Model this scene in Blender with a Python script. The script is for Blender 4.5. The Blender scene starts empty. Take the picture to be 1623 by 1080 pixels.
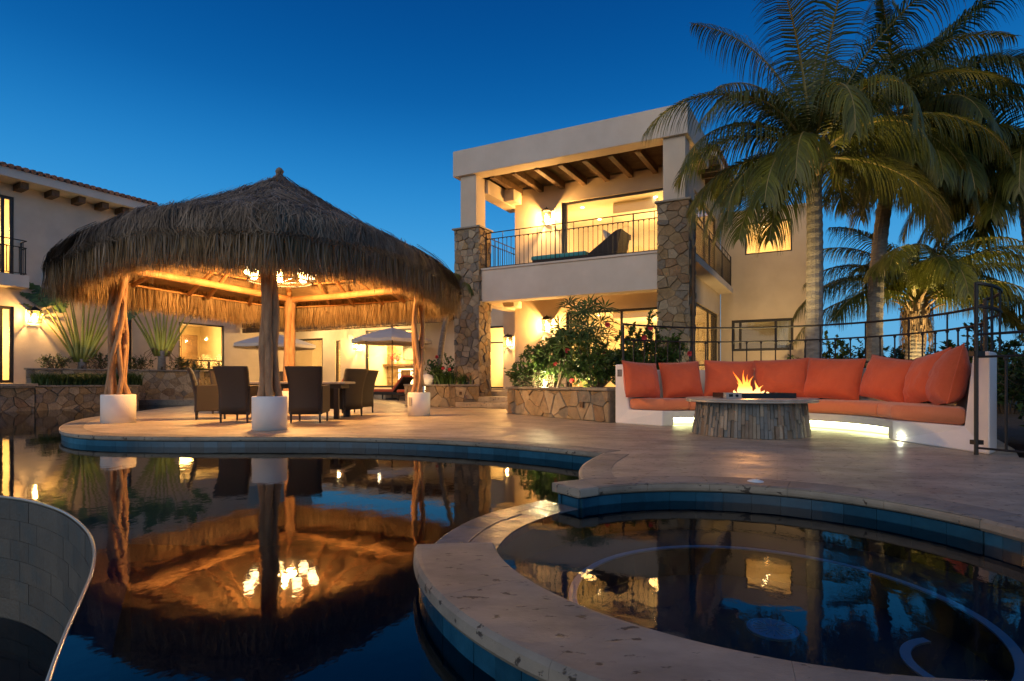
import bpy, bmesh, math, random
from mathutils import Vector, Matrix, noise
from mathutils.geometry import tessellate_polygon
random.seed(11)
R = random.Random(5)
V = Vector
SC = bpy.context.scene
COL = SC.collection

# ------------------------------------------------------------------ camera
cam_d = bpy.data.cameras.new('camera')
cam = bpy.data.objects.new('camera', cam_d)
COL.objects.link(cam)
cam.location = (0, 0, 0.72)
cam.rotation_euler = (math.radians(90), 0, 0)
cam_d.sensor_width = 36.0
cam_d.lens = 19.3
cam_d.shift_y = 0.0407
cam_d.clip_start = 0.05
cam_d.clip_end = 3000
SC.camera = cam

# ------------------------------------------------------------------ dusk sky
world = bpy.data.worlds.new('World')
SC.world = world
world.use_nodes = True
wn = world.node_tree.nodes
wl = world.node_tree.links
wn.clear()
w_out = wn.new('ShaderNodeOutputWorld')
w_bg = wn.new('ShaderNodeBackground')
w_tc = wn.new('ShaderNodeTexCoord')
w_sep = wn.new('ShaderNodeSeparateXYZ')
w_ramp = wn.new('ShaderNodeValToRGB')
wl.new(w_tc.outputs['Generated'], w_sep.inputs[0])
wl.new(w_sep.outputs['Z'], w_ramp.inputs['Fac'])
cr = w_ramp.color_ramp
cr.interpolation = 'B_SPLINE'
SKY = [(0.0, (0.16, 0.44, 0.70)), (0.10, (0.12, 0.44, 0.76)), (0.23, (0.050, 0.345, 0.74)), (0.34, (0.015, 0.225, 0.60)),
       (0.45, (0.002, 0.110, 0.39)), (0.60, (0.001, 0.055, 0.24)), (1.0, (0.001, 0.045, 0.20))]
while len(cr.elements) < len(SKY):
    cr.elements.new(0.5)
for e, (p, c) in zip(cr.elements, SKY):
    e.position = p
    e.color = (*c, 1)
wl.new(w_ramp.outputs['Color'], w_bg.inputs['Color'])
w_bg.inputs['Strength'].default_value = 1.0
wl.new(w_bg.outputs[0], w_out.inputs[0])

# afterglow of the set sun, low behind the camera: one very soft, weak, warm sun
sun_d = bpy.data.lights.new('sun', 'SUN')
sun = bpy.data.objects.new('sun', sun_d)
COL.objects.link(sun)
sun_d.energy = 1.05
sun_d.angle = math.radians(50)
sun_d.color = (1.0, 0.77, 0.51)
sun.rotation_euler = (math.radians(66), 0, math.radians(-28))

vs = SC.view_settings
vs.view_transform = 'Standard'
vs.look = 'None'
vs.exposure = 0.0
vs.gamma = 1.0
vs.use_curve_mapping = False
cy = SC.cycles
cy.use_denoising = True
try:
    cy.denoiser = 'OPENIMAGEDENOISE'
except Exception:
    pass
cy.max_bounces = 8
cy.diffuse_bounces = 4
cy.glossy_bounces = 4
cy.transmission_bounces = 6
cy.transparent_max_bounces = 16
cy.sample_clamp_indirect = 6.0
cy.sample_clamp_direct = 0.0
cy.caustics_reflective = False
cy.caustics_refractive = False

# ------------------------------------------------------------------ object helpers
BASE = {}

def tag(o, label=None, cat=None, group=None, kind=None):
    if label: o['label'] = label
    if cat: o['category'] = cat
    if group: o['group'] = group
    if kind: o['kind'] = kind
    return o

def empty(name, loc, label=None, cat=None, group=None):
    o = bpy.data.objects.new(name, None)
    COL.objects.link(o)
    o.location = loc
    o.empty_display_size = 0.1
    BASE[o.name] = V(loc)
    return tag(o, label, cat, group)

class MB:
    """collects shapes; build() links them as one mesh object"""
    def __init__(self):
        self.v = []; self.f = []
    def add(self, vs, fs):
        n = len(self.v)
        self.v.extend(V(a) for a in vs)
        self.f.extend([tuple(i + n for i in q) for q in fs])
        return self
    def box(self, o, a, b, c):
        o, a, b, c = V(o), V(a), V(b), V(c)
        if a.cross(b).dot(c) < 0:
            a, b = b, a
        vs = [o, o+a, o+a+b, o+b, o+c, o+a+c, o+a+b+c, o+b+c]
        return self.add(vs, [(3,2,1,0),(4,5,6,7),(0,1,5,4),(1,2,6,5),(2,3,7,6),(3,0,4,7)])
    def cbox(self, c, sx, sy, sz, rz=0):
        x = V((math.cos(rz), math.sin(rz), 0)); y = V((-math.sin(rz), math.cos(rz), 0))
        c = V(c)
        return self.box(c - x*sx/2 - y*sy/2, x*sx, y*sy, (0,0,sz))
    def tube(self, path, rad, n=8, cap=True, squash=1.0):
        path = [V(p) for p in path]
        if not hasattr(rad, '__len__'): rad = [rad]*len(path)
        vs, fs = [], []
        t0 = (path[1]-path[0]).normalized()
        ref = V((0,0,1)) if abs(t0.z) < .9 else V((1,0,0))
        nx = t0.cross(ref).normalized()
        for i, p in enumerate(path):
            a = path[max(i-1,0)]; b = path[min(i+1,len(path)-1)]
            t = (b-a)
            if t.length < 1e-9: t = t0
            t = t.normalized()
            nx = (nx - t*nx.dot(t))
            if nx.length < 1e-6: nx = t.cross(V((0.3,0.7,0.2)))
            nx = nx.normalized()
            ny = t.cross(nx)
            for k in range(n):
                an = 2*math.pi*k/n
                vs.append(p + nx*math.cos(an)*rad[i] + ny*math.sin(an)*rad[i]*squash)
        for i in range(len(path)-1):
            for k in range(n):
                k2 = (k+1) % n
                fs.append((i*n+k, i*n+k2, (i+1)*n+k2, (i+1)*n+k))
        if cap:
            fs.append(tuple(range(n-1,-1,-1)))
            fs.append(tuple((len(path)-1)*n+k for k in range(n)))
        return self.add(vs, fs)
    def lathe(self, c, prof, n=32, phase=0.0):
        c = V(c); vs = []; fs = []
        m = len(prof)
        for k in range(n):
            a = 2*math.pi*k/n + phase
            for r, z in prof:
                vs.append(c + V((r*math.cos(a), r*math.sin(a), z)))
        for k in range(n):
            k2 = (k+1) % n
            for j in range(m-1):
                fs.append((k*m+j, k2*m+j, k2*m+j+1, k*m+j+1))
        return self.add(vs, fs)
    def prism(self, poly, z0, z1):
        n = len(poly)
        ar = sum(poly[i][0]*poly[(i+1)%n][1]-poly[(i+1)%n][0]*poly[i][1] for i in range(n))
        if ar < 0: poly = poly[::-1]
        vs = [(p[0],p[1],z0) for p in poly] + [(p[0],p[1],z1) for p in poly]
        fs = [tuple(range(n-1,-1,-1)), tuple(range(n,2*n))]
        fs += [(i,(i+1)%n,(i+1)%n+n,i+n) for i in range(n)]
        return self.add(vs, fs)
    def ico(self, c, r, sz=(1,1,1), sub=2, jit=0.0, seed=0):
        bm = bmesh.new()
        bmesh.ops.create_icosphere(bm, subdivisions=sub, radius=1.0)
        vs = []
        for v in bm.verts:
            k = 1 + jit*noise.noise(v.co*1.7 + V((seed*3.1, seed, 0)))
            vs.append(V(c) + V((v.co.x*sz[0], v.co.y*sz[1], v.co.z*sz[2]))*r*k)
        fs = [tuple(v.index for v in f.verts) for f in bm.faces]
        bm.free()
        return self.add(vs, fs)
    def build(self, name, mat, parent=None, base=None, smooth=False, bevel=0, label=None, cat=None, group=None, kind=None, seg=2):
        if parent is not None:
            b = BASE[parent.name]
        elif base is not None:
            b = V(base)
        else:
            xs = [p.x for p in self.v]; ys = [p.y for p in self.v]
            b = V(((min(xs)+max(xs))/2, (min(ys)+max(ys))/2, min(p.z for p in self.v)))
        me = bpy.data.meshes.new(name)
        me.from_pydata([tuple(p-b) for p in self.v], [], self.f)
        me.materials.append(mat)
        if smooth:
            me.polygons.foreach_set('use_smooth', [True]*len(me.polygons))
        me.update()
        o = bpy.data.objects.new(name, me)
        COL.objects.link(o)
        BASE[o.name] = b
        if parent is not None:
            o.parent = parent
        else:
            o.location = b
        if bevel:
            md = o.modifiers.new('bevel', 'BEVEL')
            md.width = bevel; md.segments = seg; md.limit_method = 'ANGLE'; md.angle_limit = math.radians(35)
        return tag(o, label, cat, group, kind)

def copy_tree(o, parent=None):
    c = o.copy()
    COL.objects.link(c)
    if parent is not None: c.parent = parent
    BASE[c.name] = BASE.get(o.name, V((0,0,0)))
    for ch in list(o.children):
        copy_tree(ch, c)
    return c

LAMP_GAIN = 4.0
ROOM_GAIN = .72
def lamp(name, loc, power, color=(1,.62,.28), size=.05, kind='POINT', rot=None, spot=None, sx=1, sy=None, blend=.6):
    d = bpy.data.lights.new(name, kind)
    d.energy = power*LAMP_GAIN; d.color = color
    if kind == 'AREA':
        d.size = sx
        if sy: d.shape = 'RECTANGLE'; d.size_y = sy
    else:
        d.shadow_soft_size = size
    if kind == 'SPOT':
        d.spot_size = math.radians(spot or 90); d.spot_blend = blend
    o = bpy.data.objects.new(name, d)
    COL.objects.link(o)
    o.location = loc
    if rot: o.rotation_euler = rot
    return o

def aim(o, target):
    o.rotation_euler = (V(target)-o.location).to_track_quat('-Z','Y').to_euler()

# ------------------------------------------------------------------ material helpers
def new_mat(name):
    m = bpy.data.materials.new(name)
    m.use_nodes = True
    nt = m.node_tree
    nt.nodes.clear()
    out = nt.nodes.new('ShaderNodeOutputMaterial')
    p = nt.nodes.new('ShaderNodeBsdfPrincipled')
    nt.links.new(p.outputs[0], out.inputs[0])
    return m, nt, p, out

def N(nt, kind, **kw):
    n = nt.nodes.new(kind)
    for k, v in kw.items():
        if k in n.inputs: n.inputs[k].default_value = v
        else: setattr(n, k, v)
    return n

def surf(name, c1, c2, rough=.7, scale=4.0, bump=.3, bscale=40.0, bdist=.01, island=0.0, objrand=0.0, spec=.5, detail=6.0,
         stretch=(1,1,1), c3=None, rvar=0.0, metal=0.0, trans=0.0, sheen=0.0):
    m, nt, p, out = new_mat(name)
    L = nt.links.new
    tc = N(nt, 'ShaderNodeTexCoord')
    mp = N(nt, 'ShaderNodeMapping')
    mp.inputs['Scale'].default_value = stretch
    L(tc.outputs['Object'], mp.inputs['Vector'])
    nz = N(nt, 'ShaderNodeTexNoise', Scale=scale, Detail=detail, Roughness=.6)
    L(mp.outputs[0], nz.inputs['Vector'])
    rp = N(nt, 'ShaderNodeValToRGB')
    rp.color_ramp.elements[0].position = .3; rp.color_ramp.elements[0].color = (*c1, 1)
    rp.color_ramp.elements[1].position = .7; rp.color_ramp.elements[1].color = (*c2, 1)
    if c3:
        e = rp.color_ramp.elements.new(.5); e.color = (*c3, 1)
    L(nz.outputs['Fac'], rp.inputs['Fac'])
    col = rp.outputs['Color']
    if island or objrand:
        if island:
            g = N(nt, 'ShaderNodeNewGeometry'); src = g.outputs['Random Per Island']; amt = island
        else:
            g = N(nt, 'ShaderNodeObjectInfo'); src = g.outputs['Random']; amt = objrand
        mr = N(nt, 'ShaderNodeMapRange')
        mr.inputs['To Min'].default_value = 1-amt; mr.inputs['To Max'].default_value = 1+amt
        L(src, mr.inputs['Value'])
        mx = N(nt, 'ShaderNodeVectorMath', operation='SCALE')
        L(col, mx.inputs[0]); L(mr.outputs[0], mx.inputs['Scale'])
        col = mx.outputs[0]
    L(col, p.inputs['Base Color'])
    p.inputs['Roughness'].default_value = rough
    p.inputs['Metallic'].default_value = metal
    p.inputs['Specular IOR Level'].default_value = spec
    if sheen: p.inputs['Sheen Weight'].default_value = sheen
    if rvar:
        n3 = N(nt, 'ShaderNodeTexNoise', Scale=scale*2.3, Detail=5.0)
        L(mp.outputs[0], n3.inputs['Vector'])
        mr3 = N(nt, 'ShaderNodeMapRange')
        mr3.inputs['From Min'].default_value = .3; mr3.inputs['From Max'].default_value = .7
        mr3.inputs['To Min'].default_value = rough-rvar; mr3.inputs['To Max'].default_value = rough+rvar
        L(n3.outputs['Fac'], mr3.inputs['Value']); L(mr3.outputs[0], p.inputs['Roughness'])
    if bump:
        n2 = N(nt, 'ShaderNodeTexNoise', Scale=bscale, Detail=6.0, Roughness=.65)
        L(mp.outputs[0], n2.inputs['Vector'])
        b = N(nt, 'ShaderNodeBump', Strength=bump, Distance=bdist)
        L(n2.outputs['Fac'], b.inputs['Height']); L(b.outputs[0], p.inputs['Normal'])
    if trans:
        # thin leaf: some light passes through
        t = N(nt, 'ShaderNodeBsdfTranslucent')
        L(col, t.inputs['Color'])
        ms = N(nt, 'ShaderNodeMixShader')
        ms.inputs[0].default_value = trans
        L(p.outputs[0], ms.inputs[1]); L(t.outputs[0], ms.inputs[2]); L(ms.outputs[0], out.inputs[0])
    return m

def emit(name, col, strength):
    m, nt, p, out = new_mat(name)
    p.inputs['Base Color'].default_value = (*[min(.8, c) for c in col], 1)
    p.inputs['Emission Color'].default_value = (*col, 1)
    p.inputs['Emission Strength'].default_value = strength
    return m

def glass(name, tint=(.96,.97,.95), reflect=1.0):
    m, nt, p, out = new_mat(name)
    nt.nodes.remove(p)
    L = nt.links.new
    t = N(nt, 'ShaderNodeBsdfTransparent'); t.inputs[0].default_value = (*tint, 1)
    g = N(nt, 'ShaderNodeBsdfGlossy', Roughness=.02)
    fr = N(nt, 'ShaderNodeFresnel', IOR=1.45)
    mu = N(nt, 'ShaderNodeMath', operation='MULTIPLY'); mu.inputs[1].default_value = reflect
    L(fr.outputs[0], mu.inputs[0])
    ms = N(nt, 'ShaderNodeMixShader')
    L(mu.outputs[0], ms.inputs[0]); L(t.outputs[0], ms.inputs[1]); L(g.outputs[0], ms.inputs[2]); L(ms.outputs[0], out.inputs[0])
    return m

def water_mat(name, tint, scale, strength, stretch=(1,1,1), rough=.05):
    m, nt, p, out = new_mat(name)
    nt.nodes.remove(p)
    L = nt.links.new
    tc = N(nt, 'ShaderNodeTexCoord')
    mp = N(nt, 'ShaderNodeMapping'); mp.inputs['Scale'].default_value = stretch
    L(tc.outputs['Object'], mp.inputs[0])
    n1 = N(nt, 'ShaderNodeTexNoise', Scale=scale, Detail=4.0, Roughness=.55)
    L(mp.outputs[0], n1.inputs['Vector'])
    b = N(nt, 'ShaderNodeBump', Strength=strength, Distance=.02)
    L(n1.outputs['Fac'], b.inputs['Height'])
    t = N(nt, 'ShaderNodeBsdfTransparent'); t.inputs[0].default_value = (*tint, 1)
    g = N(nt, 'ShaderNodeBsdfGlossy', Roughness=rough)
    L(b.outputs[0], g.inputs['Normal'])
    fr = N(nt, 'ShaderNodeFresnel', IOR=1.36)
    L(b.outputs[0], fr.inputs['Normal'])
    ms = N(nt, 'ShaderNodeMixShader')
    L(fr.outputs[0], ms.inputs[0]); L(t.outputs[0], ms.inputs[1]); L(g.outputs[0], ms.inputs[2]); L(ms.outputs[0], out.inputs[0])
    return m

def brick_mat(name, c1, c2, mortar, scale, bw, rh, ms, rough, bump=.2, axes=None, stain=.25):
    m, nt, p, out = new_mat(name)
    L = nt.links.new
    tc = N(nt, 'ShaderNodeTexCoord')
    b = N(nt, 'ShaderNodeTexBrick')
    b.inputs['Color1'].default_value = (*c1,1); b.inputs['Color2'].default_value = (*c2,1); b.inputs['Mortar'].default_value = (*mortar,1)
    b.inputs['Scale'].default_value = scale; b.inputs['Mortar Size'].default_value = ms
    b.inputs['Brick Width'].default_value = bw; b.inputs['Row Height'].default_value = rh
    L(tc.outputs['Object'], b.inputs['Vector'])
    nz = N(nt, 'ShaderNodeTexNoise', Scale=2.2, Detail=8.0, Roughness=.65)
    L(tc.outputs['Object'], nz.inputs['Vector'])
    mr = N(nt, 'ShaderNodeMapRange')
    mr.inputs['From Min'].default_value=.3; mr.inputs['From Max'].default_value=.7
    mr.inputs['To Min'].default_value = 1-stain; mr.inputs['To Max'].default_value = 1+stain*.6
    L(nz.outputs['Fac'], mr.inputs['Value'])
    mx = N(nt, 'ShaderNodeVectorMath', operation='SCALE')
    L(b.outputs['Color'], mx.inputs[0]); L(mr.outputs[0], mx.inputs['Scale'])
    L(mx.outputs[0], p.inputs['Base Color'])
    p.inputs['Roughness'].default_value = rough
    n2 = N(nt, 'ShaderNodeTexNoise', Scale=30.0, Detail=6.0)
    L(tc.outputs['Object'], n2.inputs['Vector'])
    bp = N(nt, 'ShaderNodeBump', Strength=bump, Distance=.01)
    L(n2.outputs['Fac'], bp.inputs['Height']); L(bp.outputs[0], p.inputs['Normal'])
    return m

def travertine(name, base, dark, rough, joints=True):
    """honed travertine: long veins, filled and open pits, faint tile joints"""
    m, nt, p, out = new_mat(name)
    L = nt.links.new
    tc = N(nt, 'ShaderNodeTexCoord')
    mp = N(nt, 'ShaderNodeMapping'); mp.inputs['Scale'].default_value = (1, 1.7, 1.7); mp.inputs['Rotation'].default_value = (0,0,.35)
    L(tc.outputs['Object'], mp.inputs[0])
    n1 = N(nt, 'ShaderNodeTexNoise', Scale=1.6, Detail=9.0, Roughness=.68); L(mp.outputs[0], n1.inputs['Vector'])
    r1 = N(nt, 'ShaderNodeValToRGB')
    r1.color_ramp.elements[0].position=.34; r1.color_ramp.elements[0].color=(*dark,1)
    r1.color_ramp.elements[1].position=.62; r1.color_ramp.elements[1].color=(*base,1)
    L(n1.outputs['Fac'], r1.inputs['Fac'])
    # pits
    mp2 = N(nt, 'ShaderNodeMapping'); mp2.inputs['Scale'].default_value = (12, 24, 20); mp2.inputs['Rotation'].default_value = (0,0,.35)
    L(tc.outputs['Object'], mp2.inputs[0])
    n2 = N(nt, 'ShaderNodeTexNoise', Scale=1.0, Detail=4.0, Roughness=.6); L(mp2.outputs[0], n2.inputs['Vector'])
    r2 = N(nt, 'ShaderNodeValToRGB')
    r2.color_ramp.elements[0].position=.615; r2.color_ramp.elements[0].color=(0,0,0,1)
    r2.color_ramp.elements[1].position=.66; r2.color_ramp.elements[1].color=(1,1,1,1)
    L(n2.outputs['Fac'], r2.inputs['Fac'])
    mix = N(nt, 'ShaderNodeMix'); mix.data_type='RGBA'
    L(r2.outputs['Color'], mix.inputs['Factor']); L(r1.outputs['Color'], mix.inputs[6])
    mix.inputs[7].default_value = (dark[0]*.3, dark[1]*.28, dark[2]*.26, 1)
    col = mix.outputs[2]
    # broad stains
    n4 = N(nt, 'ShaderNodeTexNoise', Scale=.9, Detail=5.0, Roughness=.7); L(tc.outputs['Object'], n4.inputs['Vector'])
    mr = N(nt, 'ShaderNodeMapRange'); mr.inputs['From Min'].default_value=.3; mr.inputs['From Max'].default_value=.7
    mr.inputs['To Min'].default_value=.66; mr.inputs['To Max'].default_value=1.12
    L(n4.outputs['Fac'], mr.inputs['Value'])
    sc = N(nt, 'ShaderNodeVectorMath', operation='SCALE'); L(col, sc.inputs[0]); L(mr.outputs[0], sc.inputs['Scale'])
    col = sc.outputs[0]
    hgt = r2.outputs['Color']
    if joints:
        b = N(nt, 'ShaderNodeTexBrick')
        b.inputs['Scale'].default_value=1.0; b.inputs['Brick Width'].default_value=.61; b.inputs['Row Height'].default_value=.405
        b.inputs['Mortar Size'].default_value=.004; b.inputs['Mortar Smooth'].default_value=.3
        b.inputs['Color1'].default_value=(1,1,1,1); b.inputs['Color2'].default_value=(.95,.95,.95,1); b.inputs['Mortar'].default_value=(.80,.79,.78,1)
        mpb = N(nt, 'ShaderNodeMapping'); mpb.inputs['Rotation'].default_value=(0,0,.45)
        L(tc.outputs['Object'], mpb.inputs[0]); L(mpb.outputs[0], b.inputs['Vector'])
        mm = N(nt, 'ShaderNodeVectorMath', operation='MULTIPLY'); L(col, mm.inputs[0]); L(b.outputs['Color'], mm.inputs[1])
        col = mm.outputs[0]
    L(col, p.inputs['Base Color'])
    n5 = N(nt, 'ShaderNodeTexNoise', Scale=3.0, Detail=6.0); L(mp.outputs[0], n5.inputs['Vector'])
    mr5 = N(nt, 'ShaderNodeMapRange'); mr5.inputs['From Min'].default_value=.3; mr5.inputs['From Max'].default_value=.7
    mr5.inputs['To Min'].default_value=rough-.1; mr5.inputs['To Max'].default_value=rough+.16
    L(n5.outputs['Fac'], mr5.inputs['Value']); L(mr5.outputs[0], p.inputs['Roughness'])
    n6 = N(nt, 'ShaderNodeTexNoise', Scale=22.0, Detail=7.0, Roughness=.7); L(mp.outputs[0], n6.inputs['Vector'])
    ad = N(nt, 'ShaderNodeMath', operation='SUBTRACT'); L(n6.outputs['Fac'], ad.inputs[0]); L(hgt, ad.inputs[1])
    bp = N(nt, 'ShaderNodeBump', Strength=.45, Distance=.006); L(ad.outputs[0], bp.inputs['Height']); L(bp.outputs[0], p.inputs['Normal'])
    return m

M = {}
M['stucco'] = surf('stucco', (.51,.42,.315), (.64,.545,.42), rough=.85, scale=.9, bump=.4, bscale=22, bdist=.01, detail=10)
M['stucco_trim'] = surf('stucco_trim', (.55,.48,.39), (.67,.595,.50), rough=.85, scale=.9, bump=.4, bscale=22, bdist=.01, detail=10)
M['stucco_white'] = surf('stucco_white', (.70,.67,.63), (.78,.75,.71), rough=.8, scale=2.5, bump=.35, bscale=45, bdist=.006)
M['room_wall'] = surf('room_wall', (.74,.66,.50), (.78,.70,.54), rough=.8, scale=.8, bump=.05)
M['room_floor'] = surf('room_floor', (.48,.38,.26), (.56,.45,.32), rough=.4, scale=2, bump=.05)
M['travertine'] = travertine('travertine', (.52,.44,.315), (.31,.26,.185), .46)
M['coping'] = travertine('coping', (.315,.28,.215), (.175,.152,.118), .6, joints=False)
def stone_mat(n, a, b, r=.12):
    return surf(n, a, b, .8, 7, .9, 14, .05, objrand=r, detail=9)
M['stones'] = [
    stone_mat('stone_tan', (.21,.155,.09), (.36,.275,.165)),
    stone_mat('stone_ochre', (.25,.17,.08), (.38,.275,.14)),
    stone_mat('stone_grey', (.18,.15,.11), (.31,.265,.195)),
    stone_mat('stone_slate', (.13,.115,.09), (.24,.21,.16)),
    stone_mat('stone_cream', (.31,.25,.16), (.44,.36,.24)),
    stone_mat('stone_rust', (.20,.125,.065), (.31,.21,.115))]
M['mortar'] = surf('mortar', (.14,.115,.08), (.21,.175,.13), .9, 12, .6, 40, .02)
M['strips'] = [
    surf('slate_blue', (.11,.125,.125), (.18,.19,.185), .7, 9, .8, 30, .015, objrand=.22),
    surf('slate_brown', (.15,.115,.08), (.23,.18,.13), .7, 9, .8, 30, .015, objrand=.2),
    surf('slate_tan', (.21,.18,.135), (.30,.26,.20), .7, 9, .8, 30, .015, objrand=.2),
    surf('slate_grey', (.14,.135,.12), (.22,.21,.185), .7, 9, .8, 30, .015, objrand=.22)]
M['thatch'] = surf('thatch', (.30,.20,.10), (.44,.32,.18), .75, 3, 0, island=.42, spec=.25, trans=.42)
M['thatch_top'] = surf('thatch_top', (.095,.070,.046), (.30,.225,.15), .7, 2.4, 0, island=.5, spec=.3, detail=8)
M['thatch_under'] = surf('thatch_under', (.24,.15,.07), (.42,.29,.14), .85, 3, .8, 30, .04, stretch=(1,1,6))
M['log'] = surf('log', (.38,.19,.07), (.52,.29,.12), .6, 3, .5, 14, .03, stretch=(3,3,1))
M['trunk_wood'] = surf('trunk_wood', (.22,.115,.05), (.46,.27,.135), .6, 5, .7, 16, .03, stretch=(3,3,.7))
M['wood_beam'] = surf('wood_beam', (.055,.030,.014), (.15,.085,.038), .65, 6, .6, 25, .015, stretch=(2,2,1))
M['reed'] = surf('reed', (.16,.10,.05), (.27,.18,.09), .8, 4, .4, 40, .02, objrand=.3)
M['iron'] = surf('iron', (.012,.011,.010), (.022,.019,.016), .5, 20, .2, 80, spec=.4)
M['frame'] = surf('frame', (.018,.014,.011), (.03,.024,.018), .45, 10, 0)
M['wicker'] = None
M['red_cloth'] = surf('red_cloth', (.50,.078,.024), (.63,.115,.038), .88, 2.2, .5, 9, .03, sheen=.2, objrand=.10)
M['seat_cloth'] = surf('seat_cloth', (.56,.17,.07), (.61,.20,.09), .85, 2.5, .22, 26, .02, sheen=.25)
M['canvas'] = surf('canvas', (.52,.48,.44), (.58,.54,.50), .85, 3, .1, 60)
M['teal'] = surf('teal', (.05,.28,.30), (.07,.34,.36), .85, 3, .1, 60)
M['chrome'] = surf('chrome', (.5,.5,.5), (.6,.6,.6), .25, 5, 0, metal=1.0)
M['black'] = surf('black', (.01,.01,.011), (.015,.015,.016), .25, 5, 0)
M['pool_dark'] = surf('pool_dark', (.008,.022,.040), (.014,.034,.055), .6, 2, 0)
M['spa_dark'] = surf('spa_dark', (.016,.045,.058), (.030,.065,.078), .6, 3, 0)
M['spa_line'] = surf('spa_line', (.46,.62,.62), (.56,.72,.72), .5, 3, 0)
M['blue_tile'] = surf('blue_tile', (.006,.046,.085), (.012,.072,.125), .3, 14, .3, 60, .003, objrand=.3)
M['wall_tile'] = surf('wall_tile', (.060,.072,.068), (.120,.108,.082), .5, 3.5, .6, 30, .01, objrand=.14, c3=(.095,.085,.065))
M['wall_grout'] = surf('wall_grout', (.10,.13,.13), (.14,.16,.155), .7, 9, .2, 60)
M['sill_tile'] = surf('sill_tile', (.09,.085,.08), (.17,.155,.14), .22, 6, .35, 30, .006, objrand=.3)
M['water'] = water_mat('water', (.35,.52,.60), 4.5, .070, (1,.75,1), .028)
M['spa_water'] = water_mat('spa_water', (.80,.90,.92), 6.5, .042, (1,.8,1), .012)
M['glass'] = glass('glass', reflect=.7)
M['lamp_glass'] = glass('lamp_glass', (1,.95,.85), .5)
M['bulb'] = emit('bulb', (1,.66,.30), 22)
M['shade'] = emit('shade', (1,.66,.28), 24)
M['downlight'] = emit('downlight', (1,.78,.45), 30)
M['lit_shade'] = emit('lit_shade', (1,.72,.38), 5)
M['led'] = emit('led', (.95,1.0,.50), 20)
M['led_spot'] = emit('led_spot', (1,1,.75), 30)
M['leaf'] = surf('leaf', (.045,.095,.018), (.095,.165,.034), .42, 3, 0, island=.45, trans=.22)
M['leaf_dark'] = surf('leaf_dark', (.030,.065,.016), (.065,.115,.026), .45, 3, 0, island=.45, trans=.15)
M['grass_leaf'] = surf('grass_leaf', (.04,.075,.016), (.08,.13,.03), .5, 3, 0, island=.4, trans=.2)
M['palm_leaf'] = surf('palm_leaf', (.07,.09,.013), (.14,.145,.024), .48, 1.5, 0, island=.35, trans=.25)
M['palm_rib'] = surf('palm_rib', (.22,.17,.05), (.34,.26,.08), .5, 5, .2)
M['dead_leaf'] = surf('dead_leaf', (.16,.10,.05), (.27,.18,.10), .8, 3, 0, island=.4)
M['palm_trunk'] = surf('palm_trunk', (.16,.14,.115), (.30,.265,.22), .85, 7, .8, 22, .03, stretch=(1,1,3))
M['stalk'] = surf('stalk', (.17,.19,.03), (.30,.29,.06), .5, 3, .1)
M['bark'] = surf('bark', (.10,.07,.045), (.18,.13,.09), .85, 6, .6, 25, .02)
M['flower'] = surf('flower', (.42,.025,.03), (.52,.05,.05), .6, 6, 0, trans=.1)
M['soil'] = surf('soil', (.035,.025,.017), (.06,.045,.03), .95, 6, .8, 30, .03)
M['roof_tile'] = surf('roof_tile', (.22,.10,.055), (.33,.16,.09), .8, 6, .4, 40, island=.3)
M['plastic'] = surf('plastic', (.30,.29,.27), (.36,.35,.33), .5, 5, 0)
M['marble'] = surf('marble', (.30,.27,.22), (.45,.41,.34), .35, 9, .2, 40, .004, c3=(.36,.33,.28))
M['charcoal'] = surf('charcoal', (.02,.02,.02), (.06,.055,.05), .8, 20, .6, 50)
M['hill'] = surf('hill', (.02,.03,.02), (.04,.05,.03), .95, .2, 0)
M['ledge'] = brick_mat('ledge', (.40,.30,.17), (.30,.22,.12), (.10,.07,.04), 1.0, .34, .055, .006, .8, .5, stain=.3)

def wicker_mat():
    m, nt, p, out = new_mat('wicker')
    L = nt.links.new
    tc = N(nt, 'ShaderNodeTexCoord')
    ck = N(nt, 'ShaderNodeTexWave', Scale=42.0, Distortion=.6, Detail=1.0); ck.bands_direction = 'Z'
    c2 = N(nt, 'ShaderNodeTexWave', Scale=26.0, Distortion=.6, Detail=1.0); c2.bands_direction = 'X'
    L(tc.outputs['Object'], ck.inputs[0]); L(tc.outputs['Object'], c2.inputs[0])
    mu = N(nt, 'ShaderNodeMath', operation='MULTIPLY'); L(ck.outputs['Fac'], mu.inputs[0]); L(c2.outputs['Fac'], mu.inputs[1])
    rp = N(nt, 'ShaderNodeValToRGB')
    rp.color_ramp.elements[0].color = (.010,.007,.005,1); rp.color_ramp.elements[1].color = (.036,.022,.014,1)
    L(mu.outputs[0], rp.inputs[0]); L(rp.outputs[0], p.inputs['Base Color'])
    p.inputs['Roughness'].default_value = .55
    b = N(nt, 'ShaderNodeBump', Strength=.6, Distance=.004); L(mu.outputs[0], b.inputs['Height']); L(b.outputs[0], p.inputs['Normal'])
    return m
M['wicker'] = wicker_mat()

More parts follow.
